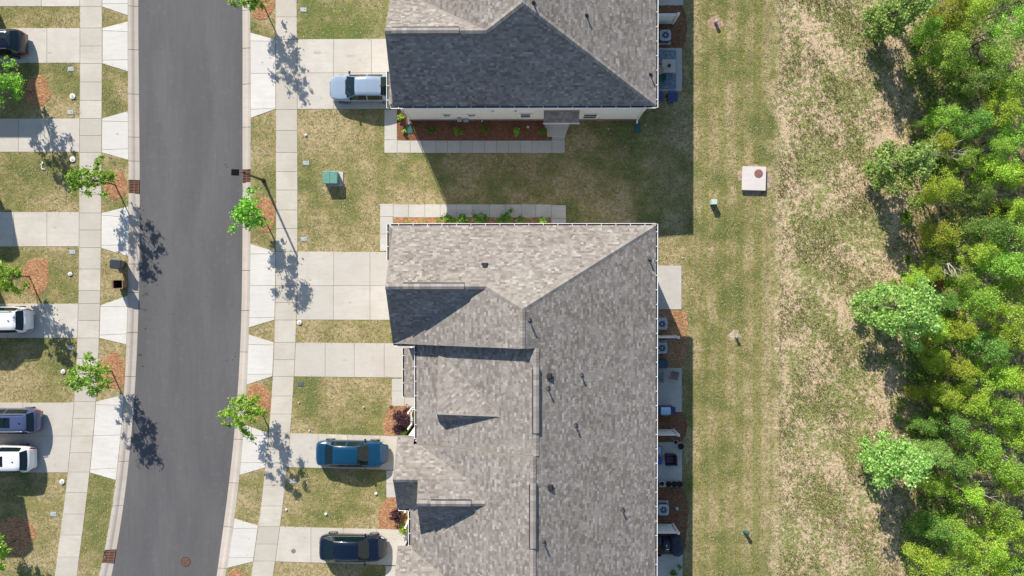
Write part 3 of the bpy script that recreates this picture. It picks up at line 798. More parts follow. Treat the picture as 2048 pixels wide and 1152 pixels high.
    for k in range(27):
        z = .66+k*.18
        a = m(X0,Y0+.012,0); b = m(X1,Y0-.004,0)
        sb.add([(X0+.1,m(0,Y0+.004)[1],z+.17),(X1-.1,m(0,Y0+.004)[1],z+.17),(X1-.1,m(0,Y0+.028)[1],z),(X0+.1,m(0,Y0+.028)[1],z)], [(0,1,2,3)])
        sb.add([(X0+.1,m(0,Y0+.004)[1],z),(X1-.1,m(0,Y0+.004)[1],z),(X1-.1,m(0,Y0+.028)[1],z),(X0+.1,m(0,Y0+.028)[1],z)], [(0,1,2,3)])
    tag(sb.obj('clapboards', M_SIDING, t), kind='stuff')
    tr = MB()
    for x in (X0-.02, X1-.08): 
        ya, yb = sorted((m(0,Y0-.1)[1], m(0,Y0+.04)[1])); tr.box(x, ya, .6, x+.1, yb, 5.6)
    ya, yb = sorted((m(0,Y0+.005)[1], m(0,Y0+.06)[1])); tr.box(X0, ya, .58, X1, yb, .66)
    tr.obj('corner_trim', M_WHITE, t)
    # brick base course
    bb = MB(); ya, yb = sorted((m(0,Y0+.02)[1], m(0,Y0-.15)[1])); bb.box(X0, ya, 0, X1, yb, .575); base = bb.obj('brick_base', M_MORTAR, t)
    bm_ = MB(); bricks = []
    ya, yb = sorted((m(0,Y0+.01)[1], m(0,Y0+.05)[1]))
    for r in range(7):
        x = X0+(.11 if r % 2 else 0)
        while x < X1-.2:
            j = rnd.uniform(-.004, .004); bm_.box(x, ya+j, .012+r*.08, x+.205, yb+j, .08+r*.08); x += .218
    tag(bm_.obj('brick', M_BRICK, base), kind='stuff')
    # gutters
    gutter(t, m(-8.05,YN,ZE), m(XE,YN,ZE), (0, 1*sg))
    gutter(t, m(XE,YN+.1,ZE), m(XE,yend,ZE), (1, 0))
    gutter(t, m(-8.17,YN+.1,5.68), m(-8.17,1.2,5.68), (-1, 0))
    gutter(t, m(-6.44,-4.0,5.765), m(-6.44,-9.9,5.765), (-1, 0))
    if not mirror:
        gutter(t, (-6.84,-14.4,5.745), (-6.84,-16.6,5.745), (-1, 0)); gutter(t, (-7.6,-14.28,5.7), (-6.9,-14.28,5.7), (0,-1))
    gutter(t, m(-7.9,-3.98,5.83), m(-6.5,-3.98,5.83), (0,-1*sg))
    # garage doors
    def gdoor(x, y0, y1):
        g = MB(); a, b = sorted((m(0,y0)[1], m(0,y1)[1])); g.box(x-.03, a, .02, x+.02, b, 2.2); d = g.obj('garage_door', M_WHITE, t)
        for k in range(4):
            h = MB(); h.box(x-.05, a+.05, .06+k*.53, x-.031, b-.05, .55+k*.53); h.obj('door_panel', M_WHITE, d)
    gdoor(X0, .6+1.9, -3.2)
    if not mirror: gdoor(-7.3, -10.6, -13.4); gdoor(-7.3, -17.5, -20.3)
    return t, roof, m

def window(parent, c, wd, ht, axis, out, bars=1):
    """window on a wall; axis 0: wall plane is x=const, 1: y=const; out = +1/-1 outward"""
    def bx(mb, u0, u1, z0, z1, d0, d1):
        a, b = sorted((d0*out, d1*out))
        if axis == 1: mb.box(c[0]+u0, c[1]+a, z0, c[0]+u1, c[1]+b, z1)
        else: mb.box(c[0]+a, c[1]+u0, z0, c[0]+b, c[1]+u1, z1)
    f = MB(); z0, z1 = c[2]-ht/2, c[2]+ht/2; h = wd/2
    bx(f,-h-.09,-h,z0-.09,z1+.09,0,.05); bx(f,h,h+.09,z0-.09,z1+.09,0,.05); bx(f,-h,h,z1,z1+.09,0,.048); bx(f,-h,h,z0-.09,z0,0,.06)
    if bars: bx(f,-h,h,c[2]-.03,c[2]+.03,0,.035)
    o = f.obj('window', M_WHITE, parent)
    g = MB(); bx(g,-h,h,z0,z1,.0,.012); g.obj('pane', flat('dark_pane', (.008,.014,.018), .25, spec=.15), o)

# ---- middle row
tM, roofM, mM = build_row(False, 'long grey-shingled townhouse row filling the middle and bottom of the picture', 11, ('u1','u2','u3'), -26.)
# ---- upper row
tU, roofU, mU = build_row(True, 'hip-roofed townhouse block at the top with its near slope in deep shade', 12, ('u1','u2','u3'), -24.)

def east_z(x): return ZE+S2*(XE-x)
def on_east(px, py):
    z = 7.0
    for _ in range(12): p = P(px, py, z); z = east_z(p.x)
    return p.x, p.y, z
for px, py, h in ((1298,518,.4),(1058,640,.55),(1162,750,.35),(1095,776,.45),(1150,850,.4),(1244,1019,.35),(1087,1085,.45)):
    vent_pipe(roofM, *on_east(px, py), h=h)
for px, py in ((1098,752),(1100,974)):
    x, y, z = on_east(px, py); box_vent(roofM, x, y, z, 1, 0)
for px, py, h in ((1172,30,.4),(1300,148,.4),(1066,5,.5)): vent_pipe(roofU, *on_east(px, py), h=h)
p = P(970, 531, 7.6); zz = ZE+S1*(YN-p.y); box_vent(roofM, p.x, p.y, zz, 0, 1)
def rv(roof, a, b): ridge_vent(roof, a, b)
rv(roofM, (-6.85,-.378,8.80), (-3.25,-.378,8.80)); rv(roofM, (.93,-5.15,9.46), (.93,-8.85,9.46)); rv(roofM, (.75,-11.8,9.55), (.75,-15.5,9.55)); rv(roofM, (-5.3,-13.28,8.16), (-2.9,-13.28,8.16))
rv(roofU, (-7.5,14.558,8.80), (-3.55,14.558,8.80))
# unit-2 porch roof (low lean-to on the street side)
acc = [[], [], []]; pr = [(-7.6,-4.45,2.95),(-7.6,-7.7,2.95),(-6.1,-7.7,3.35),(-6.1,-4.45,3.35)]
mb = MB(); mb.slab3(pr, .12); me = mb.mesh('porch_roof', M_SHIN); base_tint(me); o = link('porch_roof', me, tM)
shingle_plane(acc, pr, random.Random(3)); tag(link('shingles', tab_mesh(acc), o), kind='stuff')
gutter(tM, (-7.6,-4.45,2.94), (-7.6,-7.7,2.94), (-1,0))
for y in (-4.7,-7.45): MB().cbox((-7.45,y,1.43),(.16,.16,2.8)).obj('porch_post', M_WHITE, tM)
# side-door hood on the upper row and its step
pr = [(1.55,10.98,3.42),(3.85,10.98,3.42),(3.85,10.28,2.98),(1.55,10.28,2.98)]
mb = MB(); mb.slab3(pr, .14); me = mb.mesh('porch_roof', M_SHIN); base_tint(me); o = link('porch_roof', me, tU)
acc = [[], [], []]; shingle_plane(acc, pr, random.Random(4)); tag(link('shingles', tab_mesh(acc), o), kind='stuff')
mb = MB(); mb.box(1.5,10.2,2.82,3.9,10.27,2.96); mb.obj('fascia', M_WHITE, o)
mb = MB(); mb.prism([(1.9,9.86),(3.1,9.86),(3.5,11.0),(1.6,11.0)], 0, .15); mb.obj('door_step', M_WALK, tU)
# details of the side wall (y = 11.0 plane)
yw = 14.18-3.16
def wz(py, y=yw-.03):
    z = 2.
    for _ in range(20):
        k = (y*29)/(NADP - py); z = CAMH*(1-k)
    return z
NADP = 560.
def onwall(px, py):
    d = ROT @ Vector((px-1024., 576.-py, -F)); t = (yw-.03)/d.y
    return d.x*t, CAMH+d.z*t
for px, py, wd, ht, bars in ((893.5,230.2,.42,.45,0),(943.5,230.2,.42,.45,0),(1051,230.5,.65,1.1,1),(1180,231.8,.85,1.3,1)):
    x, z = onwall(px, py); window(tU, (x, yw-.03, z), wd, ht, 1, -1, bars)
for px, py in ((985,222),(1031,222)):
    x, z = onwall(px, py); mb = MB(); mb.box(x-.09,yw-.14,z-.1,x+.09,yw-.03,z+.1); mb.obj('wall_vent', M_WHITE, tU)
for px, py, a, b in ((919,236,.26,.5),(932,237.5,.34,.2)):
    x, z = onwall(px, py); mb = MB(); mb.cbox((x,yw-.14,max(.5,z)),(a,.2,b)); mb.obj('meter_box', M_GREYP, tU)
mb = MB(); mb.tube([(.0-2.6,yw-.08,.0),(-2.6,yw-.08,.5),(-2.6,yw-.2,.55)], .03); mb.obj('wall_pipe', M_WHITE, tU)
for x, sx in ((-7.62,-1),(8.03,1)):
    mb = MB(); mb.tube([(x,10.72,5.55),(x,10.9,5.2),(x,10.93,4.9),(x,10.93,.25),(x,10.75,.10)], .055, 8); mb.obj('downspout', M_WHITE, tU)
    s = thing('splash_block', 'green plastic splash block under the %s downspout of the upper house' % ('left-hand' if sx < 0 else 'right-hand'), 'splash block', (x+.02,10.42,.02), group='splash blocks')
    mb = MB(); mb.add([(-.13,.36,.0),(.13,.36,.0),(.2,-.32,.0),(-.2,-.32,.0),(-.13,.36,.07),(.13,.36,.07),(.2,-.32,.03),(-.2,-.32,.03)], [(3,2,1,0),(4,5,6,7),(0,1,5,4),(1,2,6,5),(2,3,7,6),(3,0,4,7)]); mb.obj('tray', M_TEAL, s)
    mb = MB(); mb.tube([(-.13,.36,.08),(-.2,-.32,.05)], .022,6); mb.tube([(.13,.36,.08),(.2,-.32,.05)], .022,6); mb.obj('rim', M_TEAL, s)
mb = MB(); mb.tube([(8.03-15.6,3.46,5.55),(-7.57,3.3,5.1),(-7.57,3.24,.2)], .05, 8); mb.obj('downspout', M_WHITE, tM)
# rear windows and doors (seen only from the side)
for t_, ys_ in ((tM, (-1.,-6.,-8.,-12.,-15.)), (tU, (12.5,15.5))):
    for y in ys_: window(t_, (8.0,y,4.1), .9, 1.3, 0, 1); window(t_, (8.0,y-.4,1.3), 1.2, 1.5, 0, 1)
for y in (1.2,-1.2): window(tM, (-7.55,y,4.2), .9, 1.3, 0, -1)
window(tU, (-7.55,13.3,4.2), .9, 1.3, 0, -1)

# stoops at units three and four
def stoop(cx, cy, label):
    t = thing('front_porch', label, 'porch', (cx, cy, 0))
    MB().box(-.55,-.62,0,.75,.62,.12).obj('floor', M_PATIO, t)
    for x, y in ((-.5,.56),(-.5,-.5)):
        MB().cbox((x,y,1.35),(.1,.1,2.5)).obj('post', M_WHITE, t)
    mb = MB(); mb.cbox((-.5,.03,1.0),(.05,1.0,.06)); mb.cbox((0.1,.56,1.0),(1.2,.05,.06)); mb.cbox((-.5,.03,.25),(.05,1.0,.05)); mb.cbox((.1,.56,.25),(1.2,.05,.05))
    mb.obj('hand_rail', M_WHITE, t)
    for k in range(7): MB().cbox((-.5,-.36+k*.13,.62),(.03,.03,.7)).obj('baluster', M_WHITE, t)
    for k in range(7): MB().cbox((-.3+k*.15,.56,.62),(.03,.03,.7)).obj('baluster', M_WHITE, t)
    MB().cbox((.2,.03,2.65),(1.5,1.25,.08)).obj('lintel', M_WHITE, t) if False else None
    return t
def chair(loc, rz, label, mat, group=None, w_=.52, name='patio_chair', cat='chair'):
    t = thing(name, label, cat, loc, rz, group)
    mb = MB()
    for k in range(5): mb.cbox((-.2+k*.1,0,.43),(.085,.46,.025))
    mb.obj('seat', mat, t)
    mb = MB()
    for k in range(5): mb.add([(-.2+k*.1+a, -.22+b, z) for z, bb in ((.46,0),(.92,-.14)) for a, b in ((-.04,bb-.012),(.04,bb-.012),(.04,bb+.012),(-.04,bb+.012))], [(3,2,1,0),(4,5,6,7),(0,1,5,4),(1,2,6,5),(2,3,7,6),(3,0,4,7)])
    mb.obj('backrest', mat, t)
    for sx in (-1,1):
        mb = MB(); mb.tube([(sx*.27,.24,.62),(sx*.27,-.26,.66)], .025,6); mb.obj('armrest', mat, t)
        for sy in (-1,1):
            mb = MB(); mb.tube([(sx*.25,sy*.2,0),(sx*.26,sy*.22,.62)], .02,6); mb.obj('leg', mat, t)
    return t
x, y = G(818, 868); stoop(-7.0+.1, -9.35, 'white railed front porch of the third unit, beside the large purple shrub')
x, y = G(812, 1072); stoop(-7.1, -15.9, 'white railed front porch near the black car, at the lower bed')
chair((-6.95,-15.95,.12), R(80), 'white slatted chair on the front porch near the black car', M_WHITE)
chair((-6.75,-9.45,.12), R(80), 'white slatted chair on the front porch above the blue car', M_WHITE)

# ------------------------------------------------------------------ left row (only its shadows and edges reach the picture)
def left_block(n, xf, y0, y1, label):
    """gabled townhouse front, west of the frame; xf,y in photo ground pixels"""
    a = Vector(G(xf, y1)); b = Vector(G(xf, y0)); t = thing('townhouse', label, 'building', (a.x, (a.y+b.y)/2, 0), world=True)
    x1 = a.x; x0 = x1-9; ym = (a.y+b.y)/2; hw = (b.y-a.y)/2; zr = ZE+.55*hw
    mb = MB(); mb.box(x0, a.y+.2, 0, x1-.3, b.y-.2, 5.65); wallpoly(mb, [(x1-.4,a.y+.2,5.6),(x1-.4,b.y-.2,5.6),(x1-.4,ym,zr-.15)], -.1, 0); mb.obj('wall', M_SIDING, t)
    acc = [[], [], []]; mb = MB()
    for p in ([(x0,a.y,ZE),(x1,a.y,ZE),(x1,ym,zr),(x0,ym,zr)], [(x0,b.y,ZE),(x1,b.y,ZE),(x1,ym,zr),(x0,ym,zr)]):
        mb.slab3(p, .14)
    me = mb.mesh('roof', M_SHIN); base_tint(me); link('roof', me, t)
    mb = MB(); mb.box(x1-.32, ym-1.3, .02, x1-.27, ym+1.3, 2.2); mb.obj('garage_door', M_WHITE, t)
    window(t, (x1-.3, ym, 4.2), .9, 1.2, 0, 1)
left_block(1, -27, -60, 57, 'cream townhouse just beyond the left edge, at the top')
left_block(2, -73, 205, 306, 'cream townhouse just beyond the left edge, level with the storm drain')
left_block(3, -69, 400, 523, 'cream townhouse just beyond the left edge, level with the waste bins')
left_block(4, -48, 780, 898, 'cream townhouse just beyond the left edge, level with the two parked cars')
left_block(5, -190, 58, 204, 'recessed cream townhouse beyond the left edge, second from the top')
left_block(6, -190, 307, 399, 'recessed cream townhouse beyond the left edge, third from the top')
left_block(7, -190, 524, 779, 'recessed wide cream townhouse beyond the left edge, in its lower half')

# ------------------------------------------------------------------ privacy screens, condensers and patio things
def screen(py, label, x1=1345.5):
    bx_, by = G(x1, py); x0 = 8.02
    t = thing('privacy_fence', label, 'fence', (x0, by, 0), group='white privacy fences between patios', world=True)
    H_ = 2.05
    MB().cbox((bx_,by,H_/2+.05),(.13,.13,H_+.1)).obj('post', M_WHITE, t)
    MB().cbox((bx_,by,H_+.13),(.17,.17,.06), taper=.6).obj('post_cap', M_WHITE, t)
    for z in (.12, 1.75, H_): MB().cbox(((x0+bx_)/2,by,z),(bx_-x0-.13,.06,.12)).obj('rail', M_WHITE, t)
    n = 14; wd = (bx_-x0-.13)/n
    for k in range(n):
        MB().cbox((x0+wd*(k+.5),by,.94),(wd-.012,.025,1.50)).obj('board', M_WHITE, t)
    mb = MB()
    for k in range(20): mb.cbox((x0+.08+k*(bx_-x0-.2)/19,by,1.90),(.03,.02,.22))
    mb.obj('top_lattice', M_WHITE, t)
screen(47, 'white privacy fence beside the upper patio with the square table')
screen(671, 'white privacy fence between two condensers, seen almost edge-on')
screen(859, 'white privacy fence above the patio with the row of pots')
screen(1048, 'white privacy fence above the covered grill at the bottom')
def condenser(px, py, label, mat=M_HVAC):
    p = P(px, py, .8); t = thing('air_conditioner', label, 'air conditioner', (p.x, p.y, 0), group='air conditioner condensers behind the houses')
    s = .37
    MB().cbox((0,0,.04),(.9,.9,.08)).obj('base_pad', M_PATIO, t)
    MB().cbox((0,0,.43),(s*2-.05,s*2-.05,.7)).obj('coil_case', M_FAN, t, bevel=.05)
    mb = MB(); n = 32; sq = []
    for k in range(n):
        a = 2*math.pi*k/n; c, sn = math.cos(a), math.sin(a); e = 5.
        r = s/((abs(c)**e+abs(sn)**e)**(1/e)); sq.append((r*c, r*sn))
    ci = [(.29*math.cos(2*math.pi*k/n), .29*math.sin(2*math.pi*k/n)) for k in range(n)]
    mb.v = [(x,y,.80) for x,y in sq]+[(x,y,.82) for x,y in ci]+[(x,y,.72) for x,y in sq]+[(x,y,.70) for x,y in ci]
    for k in range(n):
        j = (k+1) % n; mb.f += [(k,j,n+j,n+k),(2*n+k,2*n+j,j,k),(n+k,n+j,3*n+j,3*n+k)]; mb.m += [0]*3
    mb.obj('top_frame', mat, t)
    g = MB()
    for k in range(24): g.cbox((.17*math.cos(k*math.pi/12),.17*math.sin(k*math.pi/12),.80),(.24,.007,.008), k*math.pi/12)
    for r in (.09,.15,.21,.27): g.lathe((0,0,.795), [(r-.004,0),(r+.004,.006)], 24)
    g.obj('fan_grille', M_HVAC, t)
    for k in range(3):
        b_ = MB(); a = k*2.094+px; c, sn = math.cos(a), math.sin(a)
        b_.add([(.06*c,.06*sn,.68),(.25*c-.08*sn,.25*sn+.08*c,.66),(.26*c+.06*sn,.26*sn-.06*c,.70)], [(0,1,2)]); b_.obj('fan_blade', flat('fan_blade_blue', (.22,.33,.5), .4), t)
    MB().lathe((0,0,.7), [(.06,-.1),(.06,.11),(.02,.13)], 14).obj('hub', M_HVAC, t)
condenser(1331, 70, 'condenser on mulch just above the upper patio with the square table')
condenser(1324, 648, 'condenser just above the edge-on white fence, in the bright mulch bed')
condenser(1324, 696, 'condenser just below the edge-on white fence')
condenser(1327, 1020, 'condenser between the row of pots and the lowest white fence')
p = P(1322, 728, .5); t = thing('air_conditioner', 'dark condenser box touching the patio with two chairs', 'air conditioner', (p.x,p.y,0))
MB().cbox((0,0,.35),(.85,.55,.7)).obj('case', flat('dark_blue_enamel',(.03,.07,.11),.5), t, bevel=.03)
for k in range(6): MB().cbox((-.35+k*.14,0,.71),(.03,.5,.02)).obj('louvre', M_FAN, t)

# upper patio: rug, table, chair, two bins
def rug_mat():
    m, nt, b, _ = newmat('patterned_rug'); h = NT(nt); co = h.coord()
    ch = h.n('ShaderNodeTexVoronoi', feature='DISTANCE_TO_EDGE'); h.l.new(co, ch.inputs[0]); ch.inputs['Scale'].default_value = 3.2
    c = h.ramp(ch.outputs['Distance'], [(.04,(.24,.30,.34)),(.09,(.15,.20,.24))])
    h.l.new(c, b.inputs['Base Color']); b.inputs['Roughness'].default_value = .95; return m
a = G(1300,101); b = G(1352,178); t = thing('outdoor_rug', 'blue-grey patterned rug lying on the upper patio', 'rug', ((a[0]+b[0])/2,(a[1]+b[1])/2,.05))
w2, h2 = abs(b[0]-a[0])/2, abs(b[1]-a[1])/2
MB().box(-w2,-h2,.001,w2,h2,.014).obj('mat', rug_mat(), t)
mb = MB(); mb.box(-w2,-h2,.014,-w2+.06,h2,.017); mb.box(w2-.06,-h2,.014,w2,h2,.017); mb.box(-w2+.06,-h2,.014,w2-.06,-h2+.06,.017); mb.box(-w2+.06,h2-.06,.014,w2-.06,h2,.017); mb.obj('border', flat('rug_border',(.16,.22,.27),.95), t)
p = P(1338,132,.74); t = thing('patio_table', 'square whitewashed slatted table standing on the rug', 'table', (p.x,p.y,.067))
for k in range(8): MB().cbox((-.40+k*.114,0,.66),(.106,.90,.03)).obj('slat', M_WOOD, t)
for sx in (-1,1):
    for sy in (-1,1): MB().cbox((sx*.38,sy*.38,.32),(.07,.07,.64)).obj('leg', M_WOOD, t)
MB().cbox((0,0,.60),(.80,.80,.07)).obj('apron', M_WOOD, t)
t = thing('lantern', 'small black lantern in the centre of the square table', 'lantern', (p.x,p.y,.743))
MB().lathe((0,0,0),[(.10,0),(.10,.03),(.06,.05),(.06,.2),(.11,.22),(.03,.30)],10).obj('body', M_BLACK, t)
MB().tube([(-.05,0,.28),(-.05,0,.38),(.05,0,.38),(.05,0,.28)],.01,6).obj('handle', M_BLACK, t)
p = P(1319,157,.45); chair((p.x,p.y,.067), R(95), 'teal patio chair on the rug beside the square table', M_TEAL)
p = P(1320,141,.45); chair((p.x-.15,p.y,.067), R(80), 'pale wooden chair half under the eave beside the square table', M_WOOD)

def bin_(loc, rz, label, mat, lid='closed', inner=None, group='wheeled bins'):
    t = thing('wheeled_bin', label, 'waste bin', loc, rz, group)
    # body: tapered open box, x = depth (hinge at -x)
    def ringv(a, b, z, n=6):
        pts = []; r = .05
        for sx, sy, a0 in ((1,1,0),(-1,1,90),(-1,-1,180),(1,-1,270)):
            for k in range(3):
                an = R(a0+45*k); pts.append((sx*(a-r)+r*math.cos(an), sy*(b-r)+r*math.sin(an), z))
        return pts
    mb = MB(); rings = [ringv(.23,.22,.06),ringv(.25,.24,.3),ringv(.32,.29,.98),ringv(.345,.31,.98),ringv(.345,.31,1.02),ringv(.305,.275,1.02),ringv(.30,.27,.9),ringv(.21,.2,.12)]
    for r_ in rings: mb.v += r_
    n = 12
    for i in range(len(rings)-1):
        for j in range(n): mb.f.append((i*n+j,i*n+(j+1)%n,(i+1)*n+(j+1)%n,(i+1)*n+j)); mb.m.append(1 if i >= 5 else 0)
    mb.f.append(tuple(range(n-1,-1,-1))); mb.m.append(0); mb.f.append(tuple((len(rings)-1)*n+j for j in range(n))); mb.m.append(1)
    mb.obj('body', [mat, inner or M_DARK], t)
    mb = MB(); mb.tube([(-.42,-.26,.98),(-.42,.26,.98)],.022,8); mb.cbox((-.38,-.22,.97),(.10,.04,.06)); mb.cbox((-.38,.22,.97),(.10,.04,.06)); mb.cbox((-.38,0,.97),(.10,.04,.06)); mb.obj('handle', mat, t)
    if lid == 'closed':
        mb = MB(); mb.v = ringv(.36,.33,1.02)+ringv(.37,.335,1.05)+ringv(.30,.27,1.10)
        for i in range(2):
            for j in range(n): mb.f.append((i*n+j,i*n+(j+1)%n,(i+1)*n+(j+1)%n,(i+1)*n+j)); mb.m.append(0)
        mb.f.append(tuple(2*n+j for j in range(n))); mb.m.append(0); mb.obj('lid', mat, t, smooth=False)
    elif lid == 'open':
        mb = MB(); mb.cbox((-.40,0,.62),(.03,.60,.72)); mb.obj('lid', mat, t)
    for sy in (-1,1):
        mb = MB(); mb.tube([(-.26,sy*.24,.12),(-.26,sy*.31,.12)], .12, 14); mb.obj('wheel', M_TYRE, t)
    return t
b1 = bin_((0,0,0),0,'charcoal wheeled bin with its lid shut, standing on the verge above the brown one', M_PLASTIC_D)
b1['group'] = 'wheeled bins at the kerb'
p = P(231.5,528,1.05); b1.location = (p.x, p.y, 0); b1.rotation_euler[2] = R(-4)
M_BROWNP = flat('brown_plastic', (.30,.17,.105), .55)
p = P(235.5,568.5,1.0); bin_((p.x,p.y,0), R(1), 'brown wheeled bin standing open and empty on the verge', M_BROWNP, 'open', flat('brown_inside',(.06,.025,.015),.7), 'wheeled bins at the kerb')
for px, lab in ((1316,'navy wheeled bin below the upper patio, half under the eave'), (1345,'navy wheeled bin below the upper patio, clear of the eave')):
    p = P(px,194,.9); bin_((p.x,p.y,0), R(-92), lab, M_BLUE, group='navy bins behind the upper house')

# middle patios
p = P(1319,753,.5); chair((p.x,p.y,.05), R(0), 'grey-green patio chair under the eave beside the brown chair', flat('sage_metal',(.16,.22,.20),.5))
p = P(1348,752,.5); chair((p.x,p.y,.05), R(170), 'brown cushioned patio chair at the outer edge of its patio', flat('brown_fabric',(.24,.16,.14),.9), w_=.6)
p = P(1331,821,.85); t = thing('grill', 'navy gas grill with a pale blue hood at the corner of the patio', 'grill', (p.x,p.y,.05))
MB().cbox((0,0,.4),(1.1,.5,.7)).obj('cabinet', M_BLUE, t, bevel=.02)
mb = MB(); mb.cbox((-.5,0,.80),(.34,.48,.05)); mb.cbox((.5,0,.80),(.34,.48,.05)); mb.obj('side_shelf', M_BLUE, t)
mb = MB(); mb.add([(x,.26*math.cos(a)-.03,.78+.2*math.sin(a)) for x in (-.33,.33) for a in [math.pi*k/8 for k in range(9)]], [(k,k+1,k+10,k+9) for k in range(8)]+[tuple(range(9)),tuple(range(17,8,-1))]); mb.obj('hood', flat('pale_blue_enamel',(.38,.52,.72),.35), t)
MB().tube([(-.25,-.3,.88),(.25,-.3,.88)],.015,6).obj('handle', M_RIM, t)
def pot(px, py, label, r=.19, rim=None, plant=True):
    x, y = P(px, py, .3).x, P(px, py, .3).y; t = thing('plant_pot', label, 'plant pot', (x,y,.05), group='pots along the patio edge')
    mb = MB(); mb.lathe((0,0,0),[(r*.65,0),(r*.95,.28),(r*1.08,.29),(r*1.08,.33),(r*.9,.33),(r*.85,.26)],18); mb.obj('pot', rim or flat('black_ceramic',(.03,.028,.03),.4), t)
    mb = MB(); mb.lathe((0,0,.26),[(r*.9,-.01),(r*.5,.015)],14); mb.obj('soil', flat('potting_soil',(.045,.03,.022),.95), t)
    if plant:
        mb = MB(); rr = random.Random(int(px+py))
        for k in range(26):
            a = rr.uniform(0,6.28); L_ = rr.uniform(.06,.15); mb.add([(0,0,.27),(L_*math.cos(a)-.02,L_*math.sin(a),.34),(L_*1.25*math.cos(a),L_*1.25*math.sin(a),.33),(L_*math.cos(a)+.02,L_*math.sin(a)+.01,.34)],[(0,1,2,3)])
        mb.obj('sprig', L_PURPLE, t)
pot(1361.5,892.5,'dark pot at the upper outer corner of the patio with the wicker chair',.2)
pot(1351,884,'low grey bowl pot at the upper edge of the patio with the wicker chair',.15,M_GREYP)
pot(1324,967.5,'pot with a pale rim in the row below the wicker chair',.20,flat('pale_ceramic',(.45,.48,.5),.5))
for k,(px,w_) in enumerate(((1313,'nearest the house, half under the eave'),(1337,'third from the house'),(1348.5,'fourth from the house'),(1359,'outermost, at the patio corner'))):
    pot(px,968,'dark pot in the row below the wicker chair, '+w_,.2)
p = P(1340,919,.4); t = thing('wicker_armchair','dark purple-brown wicker armchair in the middle of its patio','armchair',(p.x,p.y,.05), R(-88))
MW = flat('dark_wicker',(.045,.032,.04),.8,noise=.4,nscale=30)
MB().cbox((0,.03,.2),(.62,.6,.34)).obj('base', MW, t, bevel=.03); MB().cbox((0,.0,.43),(.5,.52,.12)).obj('cushion', flat('plum_cushion',(.07,.045,.075),.9), t, bevel=.04)
MB().cbox((0,.36,.5),(.72,.12,.75)).obj('backrest', MW, t, bevel=.03)
for sx in (-1,1): MB().cbox((sx*.34,0,.38),(.09,.66,.5)).obj('armrest', MW, t, bevel=.03)
p = P(1316,901,.6); t = thing('side_table','lilac-topped rectangular table half under the eave','table',(p.x-.1,p.y,.05))
MB().cbox((0,0,.58),(.62,.50,.04)).obj('tabletop', flat('lilac_top',(.40,.40,.52),.5), t, bevel=.02); MB().cbox((0,0,.55),(.70,.58,.05)).obj('rim', M_BLACK, t, bevel=.03)
for sx in (-1,1):
    for sy in (-1,1): MB().cbox((sx*.26,sy*.2,.27),(.04,.04,.52)).obj('leg', M_BLACK, t)
p = P(1317,922,.4); t = thing('storage_box','royal blue storage box below the lilac table','box',(p.x-.05,p.y,.05)); MB().cbox((0,0,.2),(.5,.42,.4)).obj('tub', flat('royal_blue',(.02,.08,.32),.4), t, bevel=.03); MB().cbox((0,0,.42),(.54,.46,.04)).obj('lid', flat('royal_blue',(.02,.08,.32),.4), t, bevel=.015)
p = P(1326.5,912,.2); t = thing('cloth','crumpled pale pink cloth lying on the patio beside the lilac table','cloth',(p.x,p.y,.05))
mb = MB(); nn = 9; rr = random.Random(8)
for i in range(nn):
    for j in range(nn): mb.v.append(((i-4)*.03+.04*math.sin(j*.8), (j-4)*.065, .04+.05*rr.random()*(1-abs(i-4)/5)))
for i in range(nn-1):
    for j in range(nn-1): mb.f.append((i*nn+j,(i+1)*nn+j,(i+1)*nn+j+1,i*nn+j+1)); mb.m.append(0)
mb.obj('cloth_sheet', flat('pale_pink_cloth',(.5,.44,.44),.9), t, smooth=True)

def cover(px, py, z, rx, ry, h, label, rz=0., mark=False):
    p = P(px,py,z); t = thing('covered_grill', label, 'covered grill', (p.x,p.y,.05), rz, 'covered grills at the lowest patio')
    mb = MB(); n = 28; rr = random.Random(int(px)); ph = [rr.uniform(0,6.28) for _ in range(4)]
    prof = [(1.06,0),(1.04,.12),(1.0,.45),(.97,.7),(.9,.88),(.66,.97),(.3,1.)]
    for s, hz in prof:
        for k in range(n):
            a = 2*math.pi*k/n; e = 3.2; c, sn = math.cos(a), math.sin(a)
            r = 1/((abs(c)**e+abs(sn)**e)**(1/e)); wv = 1+(.03+.03*(1-hz))*math.sin(7*a+ph[0]+hz*2)+.03*math.sin(3*a+ph[1])
            mb.v.append((rx*s*r*c*wv, ry*s*r*sn*wv, h*hz+.02*math.sin(5*a+ph[2])*hz))
    for i in range(len(prof)-1):
        for k in range(n): mb.f.append((i*n+k,i*n+(k+1)%n,(i+1)*n+(k+1)%n,(i+1)*n+k)); mb.m.append(0)
    mb.f.append(tuple((len(prof)-1)*n+k for k in range(n))); mb.m.append(0)
    mb.obj('cover', M_COVER, t, smooth=True)
    MB().tube([(rx*math.cos(2*math.pi*k/24)*1.08, ry*math.sin(2*math.pi*k/24)*1.08, .1) for k in range(25)], .014, 5).obj('drawstring', M_BLACK, t)
    if mark:
        for i,(dx,dy,w_) in enumerate(((-.02,.12,.10),(.0,.02,.06),(.05,-.16,.2))):
            MB().cbox((dx,dy,h+.03),(w_,.05,.008),.2).obj('printed_mark', M_WHITE, t)
cover(1355,1095,.9,.44,.68,.95,'large navy grill cover at the outer edge of the lowest patio', R(12))
cover(1333,1093,.9,.30,.45,.95,'smaller navy grill cover with white markings, middle of the lowest patio', R(-3), True)
cover(1315,1082,.9,.32,.36,.95,'dark rounded cover half under the eave at the lowest patio')
